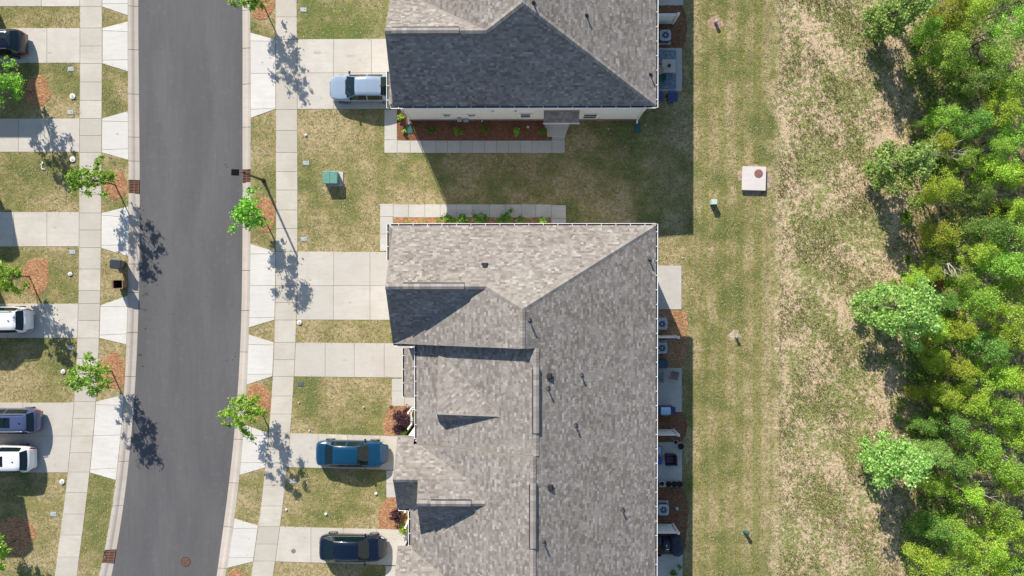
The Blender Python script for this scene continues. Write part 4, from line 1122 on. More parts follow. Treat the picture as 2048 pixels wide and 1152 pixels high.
p = P(1318,1108,.3); t = thing('bucket','small brown-black bucket under the eave at the lowest patio','bucket',(p.x,p.y,.05)); MB().lathe((0,0,0),[(.12,0),(.16,.3),(.18,.31),(.15,.31),(.11,.05)],16).obj('pail', flat('dark_brown_plastic',(.09,.06,.05),.5), t); MB().tube([(-.15,0,.3),(0,.1,.36),(.15,0,.3)],.008,5).obj('handle', M_RIM, t)
p = P(1354,1018,.2); t = thing('garden_ornament','small pale blue ball ornament on the mulch beside the lowest condenser','ornament',(p.x,p.y,.0)); MB().lathe((0,0,0),[(.06,0),(.05,.05),(.1,.1),(.12,.17),(.1,.24),(.02,.28)],12).obj('ball', flat('pale_blue_glaze',(.32,.44,.56),.2), t, smooth=True); MB().cbox((0,0,.01),(.2,.2,.03)).obj('foot', M_GREYP, t)

# ------------------------------------------------------------------ utility things on the lawns
p = P(659.5,354.5,.78); t = thing('transformer_box','green utility transformer on a concrete pad in the lawn between the houses','utility box',(p.x,p.y,0))
a = Vector(G(655,344)); b = Vector(G(686.5,372.5)); MB().box(a.x-p.x,b.y-p.y,-.02,b.x-p.x,a.y-p.y,.07).obj('pad', M_PATIO, t)
ox = (a.x+b.x)/2-p.x-.10
MB().cbox((0,0,.40),(.96,.78,.66)).obj('cabinet', M_GREENBOX, t, bevel=.02)
mb = MB(); mb.cbox((-.25,0,.76),(.5,.84,.06)); mb.obj('lid', M_GREENBOX, t, bevel=.02); mb = MB(); mb.cbox((.26,0,.757),(.5,.84,.06)); mb.obj('lid', M_GREENBOX, t, bevel=.02)
def pedestal(px, py, w_, h, mat, label, round_=False, name='utility_pedestal', tilt=0.):
    x, y = G(px, py); t = thing(name, label, 'utility post', (x,y,0), group='utility posts in the back lawn')
    if tilt: t.rotation_euler = (R(-tilt), R(tilt*.4), 0)
    if round_:
        MB().lathe((0,0,0),[(w_/2,0),(w_/2,h*.85)],16).obj('post', mat, t); MB().lathe((0,0,h*.85),[(w_/2+.02,-.04),(w_/2+.02,.02),(w_/2*.7,h*.12),(.02,h*.15)],16).obj('cap', mat, t)
    else:
        MB().cbox((0,0,h/2),(w_,w_*.85,h)).obj('post', mat, t, bevel=.02); MB().cbox((0,0,h+.02),(w_+.05,w_*.85+.05,.06), taper=.9).obj('cap', mat, t, bevel=.015)
pedestal(1424.5,405.5,.36,.62,M_PALEGREEN,'pale mint-green square utility pedestal below the drain box')
pedestal(1471.5,674,.17,.48,flat('dark_olive_cap',(.20,.22,.2),.5),'short slim grey post in the back lawn, level with the condensers',True)
pedestal(1489,1064,.24,.72,M_TEAL,'leaning dark teal round utility post near the bottom of the back lawn',True,tilt=12)
pedestal(1430.5,46,.22,.5,flat('grey_cap',(.28,.29,.28),.5),'short round grey post in a ring of bare soil near the top',True)
bed([(1430+16*math.cos(a)*(1+.15*math.sin(3*a)),46+13*math.sin(a)) for a in [k*math.pi/8 for k in range(16)]], flat('bare_soil',(.36,.24,.17),.95,noise=.4,nscale=5), .02, .05, name='bare_soil_patch')
bed([(1470+12*math.cos(a)*(1+.25*math.sin(3*a)),668+10*math.sin(a)) for a in [k*math.pi/8 for k in range(16)]], flat('bare_soil_light',(.42,.34,.25),.95,noise=.4,nscale=5), .01, .1, name='bare_soil_patch')
# concrete drain box
a = Vector(P(1484.5,333,.28)[:2]); b = Vector(P(1532,381,.28)[:2]); c = (a+b)/2
t = thing('drain_box','square white concrete drain box with a round rusty lid in the back lawn','drain box',(c.x,c.y,0), rz=R(-1.5))
s = (b.x-a.x)/2
MB().cbox((0,0,.08),(s*2-.1,s*2-.1,.2)).obj('chamber', M_PATIO, t); MB().cbox((0,0,.24),(s*2,s*2,.1)).obj('slab', concrete('pale_cap_concrete',(.62,.58,.55),.05,.1), t, bevel=.02)
mx_, my_ = P(1517,347,.3)[:2]; mx_ -= c.x; my_ -= c.y
MB().lathe((mx_,my_,.29),[(.30,-.02),(.30,.008),(.27,.012)],28).obj('lid', flat('iron_lid_brown',(.27,.13,.10),.8,noise=.2), t)
mb = MB()
for rr_, n in ((.09,6),(.17,10),(.235,14)):
    for k in range(n): an = 2*math.pi*k/n; mb.cbox((mx_+rr_*math.cos(an),my_+rr_*math.sin(an),.306),(.045,.035,.012),an)
mb.obj('lid_pattern', flat('iron_lid_dark',(.13,.06,.05),.8), t)
bed([(1508+32*math.cos(a)*(1+.12*math.sin(4*a)),357+32*math.sin(a)) for a in [k*math.pi/10 for k in range(20)]], flat('bare_soil_pink',(.33,.25,.19),.95,noise=.45,nscale=4), .012, .18, name='bare_soil_patch')
# meter lids and cleanouts
def meter(px, py, label, mat=M_GREYP, w_=.42, h_=.28):
    x, y = G(px, py); t = thing('water_meter_lid', label, 'meter lid', (x,y,0), rz=R((px*7) % 9-4), group='meter lids in the lawns')
    MB().cbox((0,0,.012),(w_,h_,.03)).obj('frame', mat, t); MB().cbox((0,0,.03),(w_*.86,h_*.82,.012)).obj('lid', mat, t); MB().cbox((w_*.2,0,.038),(.07,.05,.008)).obj('reader_port', M_DARK, t)
LIDS = [(142,138,'in the lawn above the top-left tree ring'),(141,224.5,'at the lower right of the top-left lawn'),(145,504,'near the sidewalk beside the left-hand middle tree ring'),
 (107,1028,'in the bottom-left lawn beside the curving sidewalk'),(607,19.5,'at the top of the green front lawn'),(612,326,'left of the green transformer'),(608,478,'at the corner of the lawn above the wide driveway'),(587,962,'below the blue car, in the tree shadow'),(141,695,'dappled by tree shadow left of the sidewalk')]
for px, py, l in LIDS: meter(px, py, 'grey rectangular meter lid '+l)
meter(601,768,'dark slate rectangular meter lid in the lawn above the blue car', flat('slate_plastic',(.08,.11,.13),.5))
def cleanout(px, py, label, r=.15, mat=M_WHITE, h=.10):
    x, y = G(px, py); t = thing('cleanout_cap', label, 'cleanout cap', (x,y,0), group='round cleanout caps')
    MB().lathe((0,0,0),[(r,0),(r,h*.8),(r*.86,h)],16).obj('collar', mat, t); MB().lathe((0,0,h),[(r*.55,-.01),(r*.5,.025),(r*.2,.03)],12).obj('plug', flat('cap_grey',(.42,.43,.42),.5), t)
for px, py, l, r in [(146,193,'right of the top-left tree ring',.19),(146,319,'above the second left-hand tree, by the sidewalk',.19),(141,548,'right of the middle-left tree ring',.14),(127,743,'left of the lower-left tree',.15),(125,963.5,'below the two parked cars on the left',.17),
   (612,270.5,'in the front lawn below the silver car',.085),(599,645,'at the corner of the thin lawn strip',.16),(752,987,'near the lower purple shrub',.10),(573,1019,'beside the sidewalk in the lowest lawn',.07),(652,1028,'in the middle of the lowest lawn',.09),(1056,254,'in the mulch bed of the upper house',.09),(598,805,'in the lawn left of the lower porch path',.05),(727,814,'in the lawn near the lower porch path',.05),(619,861,'at the lawn edge above the blue car',.05)]:
    cleanout(px, py, 'white round cleanout cap '+l, r)
for px, py, l in [(1217,258,'left of the right-hand splash block'),(1291,250,'right of the right-hand splash block'),(1366,516,'just above the sunlit patio'),(1383,578,'right of the sunlit patio')]:
    cleanout(px, py, 'tiny pale green cleanout cap in the grass '+l, .055, M_PALEGREEN, .06)
manhole(587,1102,.14,'small round tan cover set in the driveway beside the black car',.02,flat('tan_cover',(.36,.31,.25),.8))
x, y = G(85,332); t = thing('garden_hose_piece','curled scrap of white hose lying in the left lawn','hose',(x,y,.03))
MB().tube([(-.02,.28,0),(.07,.18,.02),(-.08,.1,.03),(.0,.0,.02),(-.06,-.1,.0),(.02,-.22,.02),(.16,-.24,0)],.035,8).obj('coil', M_WHITE, t, smooth=True); MB().tube([(.16,-.24,0),(.22,-.245,0)],.045,8).obj('nozzle', M_GREYP, t)

# lamp post
x, y = G(527,361); t = thing('street_lamp','black street lamp post with a flat square head reaching over the kerb','street lamp',(x,y,0))
MB().lathe((0,0,0),[(.15,0),(.15,.1),(.09,.35),(.07,.5)],14).obj('base', M_BLACK, t)
MB().tube([(0,0,.4),(0,0,3.95)],[.085,.065],12).obj('pole', M_BLACK, t)
MB().tube([(0,0,3.95),(-.12,.02,4.12),(-.32,.03,4.15)],.035,8).obj('arm', M_BLACK, t)
MB().cbox((-.55,.03,4.16),(.48,.40,.12), R(-2)).obj('lamp_head', flat('lamp_black', (.006,.006,.007), .9, spec=.1), t, bevel=.02)
MB().cbox((-.55,.03,4.09),(.26,.26,.02)).obj('lens', M_LAMP, t)

# ------------------------------------------------------------------ cars
def paint(name, col, rough=.2):
    return flat(name, col, rough, metal=.0, noise=.02, nscale=200, coat=.8)
def build_car(name, label, kind, L, W, H, col, loc, rz, roof_rails=False, sunroof=False, chrome=False, cat='car'):
    t = thing(name, label, cat, loc, rz, 'parked cars')
    sed = kind == 'sedan'
    if sed:
        top = [(0,.58),(.012,.80),(.03,.98),(.06,1.04),(.15,1.07),(.27,1.36),(.36,1.43),(.46,1.45),(.56,1.42),(.60,1.38),(.735,1.02),(.80,.97),(.90,.87),(.955,.76),(.985,.62),(1,.46)]
        rw, ws, sw = (.15,.265), (.60,.735), (.21,.70); belt = [(0,.5),(.03,.86),(.12,.95),(.3,.94),(.72,.90),(.9,.78),(.97,.62),(1,.42)]
    elif kind == 'fastback':
        top = [(0,.58),(.012,.82),(.03,.98),(.06,1.03),(.10,1.06),(.25,1.34),(.36,1.42),(.46,1.44),(.56,1.41),(.61,1.36),(.74,1.02),(.80,.97),(.90,.87),(.955,.76),(.985,.62),(1,.46)]
        rw, ws, sw = (.10,.25), (.61,.74), (.20,.71); belt = [(0,.5),(.03,.86),(.12,.95),(.3,.94),(.72,.90),(.9,.78),(.97,.62),(1,.42)]
    else:
        top = [(0,.62),(.008,.95),(.02,1.08),(.045,1.16),(.115,1.54),(.16,1.63),(.3,1.68),(.45,1.68),(.57,1.62),(.60,1.58),(.715,1.14),(.80,1.09),(.90,1.0),(.955,.88),(.985,.70),(1,.5)]
        rw, ws, sw = (.045,.12), (.60,.715), (.10,.68); belt = [(0,.55),(.03,1.0),(.12,1.04),(.3,1.02),(.70,.98),(.9,.88),(.97,.70),(1,.45)]
    hs = H/(1.45 if sed or kind == 'fastback' else 1.68)
    wplan = [(0,.34),(.015,.40),(.04,.445),(.09,.478),(.2,.497),(.5,.5),(.75,.497),(.86,.480),(.92,.448),(.96,.40),(.985,.34),(1,.27)]
    rwid = [(0,.33),(.03,.40),(rw[0],.405),(rw[1],.35),(.4,.355),(ws[0],.345),(ws[1],.425),(.85,.43),(.93,.39),(.97,.34),(1,.25)]
    def I(tab, x, sm=.0): return float(np.interp(x, [a for a,_ in tab], [b for _,b in tab]))
    def IS(tab, x, d=.012): return (I(tab,max(0,x-d))+2*I(tab,x)+I(tab,min(1,x+d)))/4
    key = sorted(set([0,.005,.012,.02,.03,.045,.06,.08,.935,.955,.97,.98,.99,.996,1]+[rw[0],rw[1],ws[0],ws[1],.44,.455,sw[0],sw[1]]+[k/44 for k in range(3,42)]))
    st = []
    for k in key:
        if not st or k-st[-1] > .004: st.append(k)
    rows = []
    for x in st:
        zt = IS(top,x)*hs; zb = min(IS(belt,x)*hs, zt-.03); wb = IS(wplan,x)*W; wr = min(I(rwid,x)*W, wb*.93); d = zt-zb; X = (x-.5)*L
        z0 = .24 if .06 < x < .94 else .28; pts = [(wb*.90,z0),(wb*.985,z0+.14),(wb,zb*.62+.08),(wb*.992,zb*.86),(wb*.965,zb),(wb*.94,zb+.10*d),(wr,zb+.84*d),(wr-.04,zb+.95*d),(wr*.55,zt-.012*(d/.4)),(0,zt)]
        f_ = math.copysign(min(1, abs(x-.42)/.3)**1.3, x-.42)
        rows.append([(X+f_*.11*(1-min(1,(2*a/W))**2)-f_*.03,a,b) for a,b in pts])
    n = 10; cats = {}
    def put(cat_, quad_): cats.setdefault(cat_, []).append(quad_)
    for i in range(len(rows)-1):
        xm = (st[i]+st[i+1])/2
        for j in range(n-1):
            qd = [rows[i][j],rows[i+1][j],rows[i+1][j+1],rows[i][j+1]]
            for sg in (1,-1):
                qq = [(a,b*sg,c) for a,b,c in qd]; 
                if sg > 0: qq = qq[::-1]
                c_ = 'body'
                if j >= 6 and ws[0] < xm < ws[1]: c_ = 'windshield' if j > 6 else 'body'
                elif j >= 6 and rw[0] < xm < rw[1]: c_ = 'rear_window' if j > 6 else 'body'
                elif j == 5 and sw[0]+.02 < xm < sw[1]-.015 and not (.44 < xm < .455): c_ = ('side_window_f' if xm > .45 else 'side_window_r')+('l' if sg > 0 else 'r')
                elif sunroof and j >= 8 and .33 < xm < .56: c_ = 'sunroof'
                elif xm > .925 and xm < .975 and j in (3,4): c_ = 'headlight'+('l' if sg > 0 else 'r')
                elif xm < .03 and j in (2,3,4): c_ = 'tail_light'+('l' if sg > 0 else 'r')
                put(c_, qq)
    m_body = paint('paint_'+name+label[:6].replace(' ','_'), col)
    mats = {'body':m_body,'windshield':M_GLASSD,'rear_window':M_GLASSD,'sunroof':M_GLASSD,'headlight':M_LAMP,'tail_light':M_RED}
    body = None
    for c_, qs in sorted(cats.items()):
        vm = {}; V = []; Fc = []
        for qq in qs:
            ids = []
            for v in qq:
                kk = (round(v[0],4),round(v[1],4),round(v[2],4))
                if kk not in vm: vm[kk] = len(V); V.append(v)
                if vm[kk] not in ids: ids.append(vm[kk])
            if len(ids) > 2: Fc.append(tuple(ids))
        if c_ == 'body':
            for rr_ in (rows[0], rows[-1]):
                k = len(V); V += [v for v in rr_]+[(a,-b,c) for a,b,c in rr_[::-1][1:]]; Fc.append(tuple(range(k,len(V))))
            k = len(V)
            for rr_ in rows: V += [rr_[0],(rr_[0][0],-rr_[0][1],rr_[0][2])]
            for i in range(len(rows)-1): Fc.append((k+2*i,k+2*i+1,k+2*i+3,k+2*i+2))
        base = c_.rstrip('lr') if c_.startswith(('side_window_','headlight','tail_light')) else c_
        nm = 'side_window' if c_.startswith('side_window') else ('headlight' if c_.startswith('headlight') else ('tail_light' if c_.startswith('tail_light') else c_))
        me = bpy.data.meshes.new(nm); me.from_pydata(V, [], Fc); me.materials.append(mats.get(nm, M_GLASSD)); me.polygons.foreach_set('use_smooth', [True]*len(Fc)); me.update()
        o = link(nm, me, t)
        if nm == 'body': body = o
    zc = {k:IS(top,k)*hs for k in (.3,.45,.8,.9)}
    for fx in (.185,.815):
        for sg in (-1,1):
            X = (fx-.5)*L; Y = sg*(W/2-.10)
            mb = MB(); mb.lathe((0,0,0),[(.20,-.11),(.31,-.11),(.335,-.08),(.335,.08),(.31,.11),(.20,.11)],26)
            mb.v = [(X+a,Y+c*sg,.335+b) for a,b,c in mb.v]; wob = mb.obj('wheel', M_TYRE, t)
            mb = MB(); mb.lathe((0,0,0),[(.21,.07),(.21,.115),(.19,.112),(.05,.09),(.05,.115)],26)
            for k in range(5): an = k*1.2566; mb.cbox((.12*math.cos(an),.12*math.sin(an),.105),(.17,.05,.02),an)
            mb.v = [(X+a,Y+c*sg,.335+b) for a,b,c in mb.v]; mb.obj('rim', M_RIM, wob)
    for sg in (-1,1):
        mb = MB(); X = (ws[1]-.035-.5)*L; mb.cbox((X,sg*(W/2+.075),IS(belt,.68)*hs+.07),(.13,.20,.13), sg*.15); mb.obj('mirror', M_BLACK if not chrome else m_body, t, bevel=.03)
    mb = MB(); mb.cbox(((.24-.5)*L if not kind == 'suv' else (.2-.5)*L,0,(1.36 if kind!='suv' else 1.67)*hs+.03),(.14,.035,.06), taper=.5); mb.obj('antenna', M_BLACK, t)
    for s0, lift in ((.03,.0),):
        pass
    # creases, cowl, plates
    mb = MB(); X = (ws[1]+.004-.5)*L; mb.cbox((X+.07,0,IS(top,ws[1]+.01)*hs+.004),(.06,W*.55,.012)); mb.obj('cowl', M_BLACK, t)
    mb = MB()
    for yy in (-.25,.28): mb.tube([(X-.02,yy,IS(top,ws[1])*hs+.02),(X-.30,yy+.35,IS(top,ws[1]-.06)*hs+.03)],.010,5)
    mb.obj('wiper', M_BLACK, t)
    mb = MB(); mb.cbox((-L/2-.012,0,.78*hs),(.02,.5,.12)); mb.obj('number_plate', M_WHITE, t)
    mb = MB(); mb.cbox((L/2-.02,0,.52),(.06,W*.5,.16)); mb.obj('front_grille', M_BLACK, t, bevel=.02)
    mb = MB(); mb.cbox((L/2-.06,0,.26),(.16,W*.60,.10)); mb.cbox((-L/2+.06,0,.32),(.16,W*.72,.14)); mb.obj('bumper_trim', M_PLASTIC_D, t, bevel=.02)
    if roof_rails:
        for sg in (-1,1):
            mb = MB(); mb.tube([((k-.5)*L,sg*W*.335,IS(top,k)*hs+.02) for k in (.15,.2,.3,.4,.5,.57)],.022,6); mb.obj('roof_rail', M_RIM, t)
    if chrome:
        for sg in (-1,1):
            mb = MB(); mb.tube([((k-.5)*L,sg*(IS(wplan,k)*W*.955),IS(belt,k)*hs+.012) for k in (.14,.25,.4,.55,.7)],.014,6); mb.obj('chrome_strip', M_RIM, t)
    return t
def car_at(px, py, h=.75): p = P(px, py, h); return (p.x, p.y, .02)
build_car('sedan','metallic blue sedan parked nose-in on the driveway by the lower purple shrubs','sedan',4.85,1.82,1.43,(.002,.040,.092),car_at(703,907.5),R(-1.0),chrome=False)
build_car('suv','near-black navy hatchback parked nose-in on the lowest driveway','fastback',4.50,1.84,1.56,(.002,.006,.018),car_at(705,1096),R(-1.2),chrome=True)
p = P(661,177,.6); build_car('sedan','silver-blue sedan parked nose-out, its tail under the upper roof','fastback',4.72,1.84,1.43,(.22,.29,.38),(p.x+2.34,p.y,.02),R(180))
def left_car(px, py, *a, **k):
    p = P(px, py, .8); L = a[3]; return build_car(a[0],a[1],a[2],L,a[4],a[5],a[6],(p.x-L/2+.03,p.y,.02),R(180),**k)
left_car(46,85,'suv','dark silver-roofed crossover at the top left, tail towards the street','suv',4.6,1.86,1.66,(.012,.016,.028),roof_rails=True)
left_car(57,640,'suv','white crossover on the single driveway at the middle left','suv',4.6,1.85,1.66,(.74,.75,.76),roof_rails=True)
left_car(76,842.5,'hatchback','slate-blue crossover with a dark sunroof, upper of the pair at lower left','suv',4.5,1.78,1.55,(.055,.075,.16),sunroof=True,roof_rails=True,cat='car')
left_car(64,918.5,'suv','white crossover with a glass roof, lower of the pair at lower left','suv',4.6,1.86,1.62,(.76,.76,.75),sunroof=True)

# ------------------------------------------------------------------ foliage
def leaf_mesh(name, pts, size, rs, mat, up=.55, asp=.7):
    """pts Nx3 leaf centres -> one mesh of small folded quads"""
    N = len(pts); nrm = rs.normal(size=(N,3)); nrm[:,2] = np.abs(nrm[:,2])+up; nrm /= np.linalg.norm(nrm,axis=1)[:,None]
    a = rs.normal(size=(N,3)); u = np.cross(nrm,a); u /= np.linalg.norm(u,axis=1)[:,None]; v = np.cross(nrm,u)
    s = size*rs.uniform(.6,1.3,size=(N,1))
    q0 = pts-u*s; q1 = pts+v*s*asp+nrm*s*.12; q2 = pts+u*s; q3 = pts-v*s*asp+nrm*s*.12
    V = np.stack([q0,q1,q2,q3],1).reshape(-1,3)
    me = bpy.data.meshes.new(name); me.vertices.add(4*N); me.vertices.foreach_set('co', V.ravel())
    me.loops.add(4*N); me.loops.foreach_set('vertex_index', np.arange(4*N)); me.polygons.add(N)
    me.polygons.foreach_set('loop_start', np.arange(0,4*N,4)); me.polygons.foreach_set('loop_total', np.full(N,4))
    me.materials.append(mat); me.update(calc_edges=True); return me
def blob_points(rs, centres, radii, n, soft=True):
    """leaves in shells of many small clumps"""
    centres = np.array(centres); radii = np.array(radii); w_ = radii**2; w_ = w_/w_.sum()
    idx = rs.choice(len(centres), n, p=w_); d = rs.normal(size=(n,3)); d /= np.linalg.norm(d,axis=1)[:,None]
    r = radii[idx]*(np.clip(np.abs(rs.normal(0,.68,n)),.15,1.7) if soft else np.clip(rs.normal(.85,.30,n),.2,1.75))
    p = centres[idx]+d*r[:,None]*np.array([1,1,.75]); return p
def crown_clumps(rs, z0, z1, R_, n, cl=.28, lean=(0,0), shape='egg', hollow=.2):
    cs = []; rd = []
    for _ in range(n):
        t = rs.uniform(0,1); z = z0+(z1-z0)*t
        rr_ = R_*(math.sin(math.pi*(.12+.80*t))**.7 if shape == 'egg' else (1-t)**.5)
        a = rs.uniform(0,2*math.pi); r = rr_*math.sqrt(rs.uniform(hollow,1))
        r *= 1+.28*math.sin(3*a+R_*7+z0*5)+.15*math.sin(5*a+n)
        cs.append((r*math.cos(a)+lean[0]*t, r*math.sin(a)+lean[1]*t, z)); rd.append(cl*rs.uniform(.6,1.35))
    return cs, rd
def trunk_mesh(rs, h, r, targets, mat=M_BARK, name='trunk'):
    mb = MB(); pts = [(0,0,0)]
    for k in range(1,6): pts.append((rs.uniform(-.04,.04)*k/2, rs.uniform(-.04,.04)*k/2, h*k/5))
    mb.tube(pts, [r*(1-.13*k) for k in range(6)], 8)
    for c in targets:
        s_ = rs.uniform(.35,.9); b = Vector(pts[int(s_*5)]); e = Vector(c); m = b.lerp(e,.5)+Vector((0,0,-.08*(e-b).length))
        mb.tube([tuple(b),tuple(m),tuple(e)], [r*.45,r*.28,r*.10], 5, cap=False)
    return mb.mesh(name, mat, True)
def street_tree(px, py, h, R_, seed, label, mat=L_STREET, dens=1.):
    rs = np.random.RandomState(seed); x, y = G(px,py); t = thing('street_tree', label, 'tree', (x,y,.03), group='young street trees')
    cs, rd = crown_clumps(rs, h*.34, h*1.02, R_*1.04, 52, .25, hollow=.02)
    link('trunk', trunk_mesh(rs, h*.85, .055, cs[:16]), t)
    p_ = blob_points(rs, cs, rd, int(3500*dens)); link('crown', leaf_mesh('crown', p_, .078, rs, mat), t)
    return t
street_tree(62,184,4.5,1.35,1,'bright green young tree at the top left beside its straw ring, below the dark crossover')
street_tree(231,370,4.6,1.3,2,'bright green young tree leaning over the left sidewalk beside the upper storm drain')
street_tree(59,553,4.3,1.2,3,'yellow-green young tree at the left edge beside its straw ring, above the white crossover',L_YELLOW)
street_tree(224,742,4.5,1.25,4,'bright green young tree over the left sidewalk below the waste bins',L_STREET)
street_tree(30,1081,4.3,1.2,5,'young tree at the bottom-left edge, its crown mostly out of frame')
street_tree(528,12,4.6,1.2,6,'young tree at the top edge over the right kerb')
street_tree(529,436,4.5,1.15,7,'dark-limbed green young tree below the street lamp on the right verge',L_STREET,1.2)
street_tree(518,812,4.5,1.3,8,'lime-green young tree on the right verge beside the blue sedan\'s driveway',L_YELLOW)
street_tree(468,1185,4.3,1.1,9,'young tree just below the bottom edge on the right verge')
def shrub(px, py, r, h, mat, label, seed, name='shrub', n=420, ls=.05, group='shrubs in the mulch beds'):
    rs = np.random.RandomState(seed); x, y = G(px,py); t = thing(name, label, 'shrub', (x,y,.02), group=group)
    cs, rd = crown_clumps(rs, h*.25, h, r, 16, r*.42, hollow=.0)
    link('stem', trunk_mesh(rs, h*.5, .02, cs[:7], name='stem'), t)
    link('foliage', leaf_mesh('foliage', blob_points(rs, cs, rd, n), ls, rs, mat), t)
shrub(803,236,.22,.55,L_LIME,'lime shrub at the left end of the upper bed, nearest the driveway',21,n=500)
shrub(808.5,264,.13,.35,L_LIME,'tiny lime shrub beside the left splash block',22,n=200)
for k,(px,py,m_,l) in enumerate(((866,260,L_SHRUB,'dark green shrub, leftmost of the four shaded ones in the upper bed'),(914,264,L_STREET,'small bright shrub second from the left in the shaded upper bed'),(970,261,L_SHRUB,'dark green shrub in the middle of the upper bed'),(1034,264,L_STREET,'bright shrub right of the middle in the upper bed'),(1085,263,L_SHRUB,'dark green shrub at the right end of the upper bed'))):
    shrub(px,py,.24,.5,m_,l,30+k,n=600)
for k,(px,py,r,m_,l) in enumerate(((896,441,.46,L_SHRUB,'leftmost of the large green shrubs hugging the middle house, beside the shadow edge'),(925,440,.50,L_SHRUB,'second large green shrub along the middle house, darker'),(962,440,.58,L_SHRUB,'widest green shrub in the bed along the middle house'),(1010,440,.54,L_SHRUB,'large green shrub at the right of the bed along the middle house'),(1042,444,.3,L_DEEP,'small dark shrub right of the large ones along the middle house'),(1086,445,.34,L_LIME,'lime shrub at the right end of the middle house bed'),(818,449,.18,L_OLIVE,'tiny olive plant at the left end of the middle house bed'),(845,449,.18,L_OLIVE,'tiny olive plant second from the left in the middle house bed'))):
    shrub(px,py,r,.9,m_,l,50+k,n=900)
shrub(806,833,.56,1.1,L_PURPLE,'large purple-leaved shrub in the bed above the blue sedan',70,n=2600,ls=.06,name='purple_shrub')
shrub(798,855,.36,.8,L_PURPLE,'smaller purple shrub just below the large one',71,n=1100,ls=.06,name='purple_shrub')
shrub(795,1026,.42,1.0,L_PURPLE,'purple shrub in the bed above the black crossover',72,n=1600,ls=.06,name='purple_shrub')
shrub(830,827,.18,.45,L_GOLD,'upper gold plant beside the large purple shrub',73,n=240); shrub(824,848,.22,.45,L_GOLD,'lower gold plant beside the large purple shrub',74,n=320)
shrub(812,864,.33,.6,L_SHRUB,'green shrub against the white porch above the blue sedan',75,n=800)
shrub(816,1021,.13,.35,L_GOLD,'small gold plant at the corner of the lower bed',76,n=140); shrub(815,1040,.20,.45,L_GOLD,'gold plant in the middle of the lower bed',77,n=260); shrub(808,1056,.30,.55,L_LIME,'lime-yellow shrub at the foot of the lower porch',78,n=600)
shrub(1358,1131,.14,.35,L_DEEP,'small dark plant at the edge of the lowest patio',79,n=160); shrub(1345,1143,.22,.4,L_DEEP,'low dark plant in the lowest patio, nearer the house',80,n=260)
x, y = G(785,812); t = thing('garden_ornament','black metal garden stake ornament at the tip of the upper straw bed','ornament',(x,y,.02))
MB().tube([(0,0,0),(0,0,.55)],.012,6).obj('stake', M_BLACK, t); mb = MB()
for k in range(6): a = k*1.047; mb.cbox((.09*math.cos(a),.09*math.sin(a),.55),(.13,.05,.02),a)
mb.obj('pinwheel', M_BLACK, t)

# ---- weeds in the rough strip: one uncountable mass of blades
def blades(name, xr, yr, n, hmin, hmax, seed, mat, dens=None):
    rs = np.random.RandomState(seed); k = 5
    cx = rs.uniform(*xr, n); cy = rs.uniform(*yr, n)
    if dens is not None: keep = rs.uniform(size=n) < dens(cx, cy); cx, cy = cx[keep], cy[keep]; n = len(cx)
    cx = np.repeat(cx,k)+rs.normal(0,.09,n*k); cy = np.repeat(cy,k)+rs.normal(0,.09,n*k); N = n*k
    a = rs.uniform(0,2*np.pi,N); h_ = rs.uniform(hmin,hmax,N); l = rs.uniform(.04,.13,N); w_ = rs.uniform(.012,.03,N)
    dx, dy = np.cos(a), np.sin(a)
    V = np.stack([np.stack([cx-dy*w_,cy+dx*w_,np.zeros(N)],1), np.stack([cx+dy*w_,cy-dx*w_,np.zeros(N)],1), np.stack([cx+dx*l,cy+dy*l,h_],1)],1).reshape(-1,3)
    me = bpy.data.meshes.new(name); me.vertices.add(3*N); me.vertices.foreach_set('co', V.ravel()); me.loops.add(3*N); me.loops.foreach_set('vertex_index', np.arange(3*N))
    me.polygons.add(N); me.polygons.foreach_set('loop_start', np.arange(0,3*N,3)); me.polygons.foreach_set('loop_total', np.full(N,3)); me.materials.append(mat); me.update(calc_edges=True)
    return me
def wave(x, y): return .5+.25*np.sin(x*.9+np.sin(y*.7)*2)+.25*np.sin(y*1.1+np.cos(x*.8)*2.2)
o = link('weeds', blades('weeds', (17.8,28.5), (-21,21), 26000, .04, .17, 3, L_BLADE, lambda x,y: np.clip(wave(x,y)*1.0,.12,1)))
tag(o, 'sparse weeds and dry grass tufts on the sandy strip before the woods', 'weeds', kind='stuff')
o = link('lawn_grass', blades('lawn_grass', (9.6,18.0), (-21,21), 9000, .02, .06, 4, leafmat('lawn_blades',(.13,.14,.045),(.24,.22,.09),(.44,.38,.22),.15), None))
tag(o, 'short mown dry grass behind the houses', 'grass', kind='stuff')

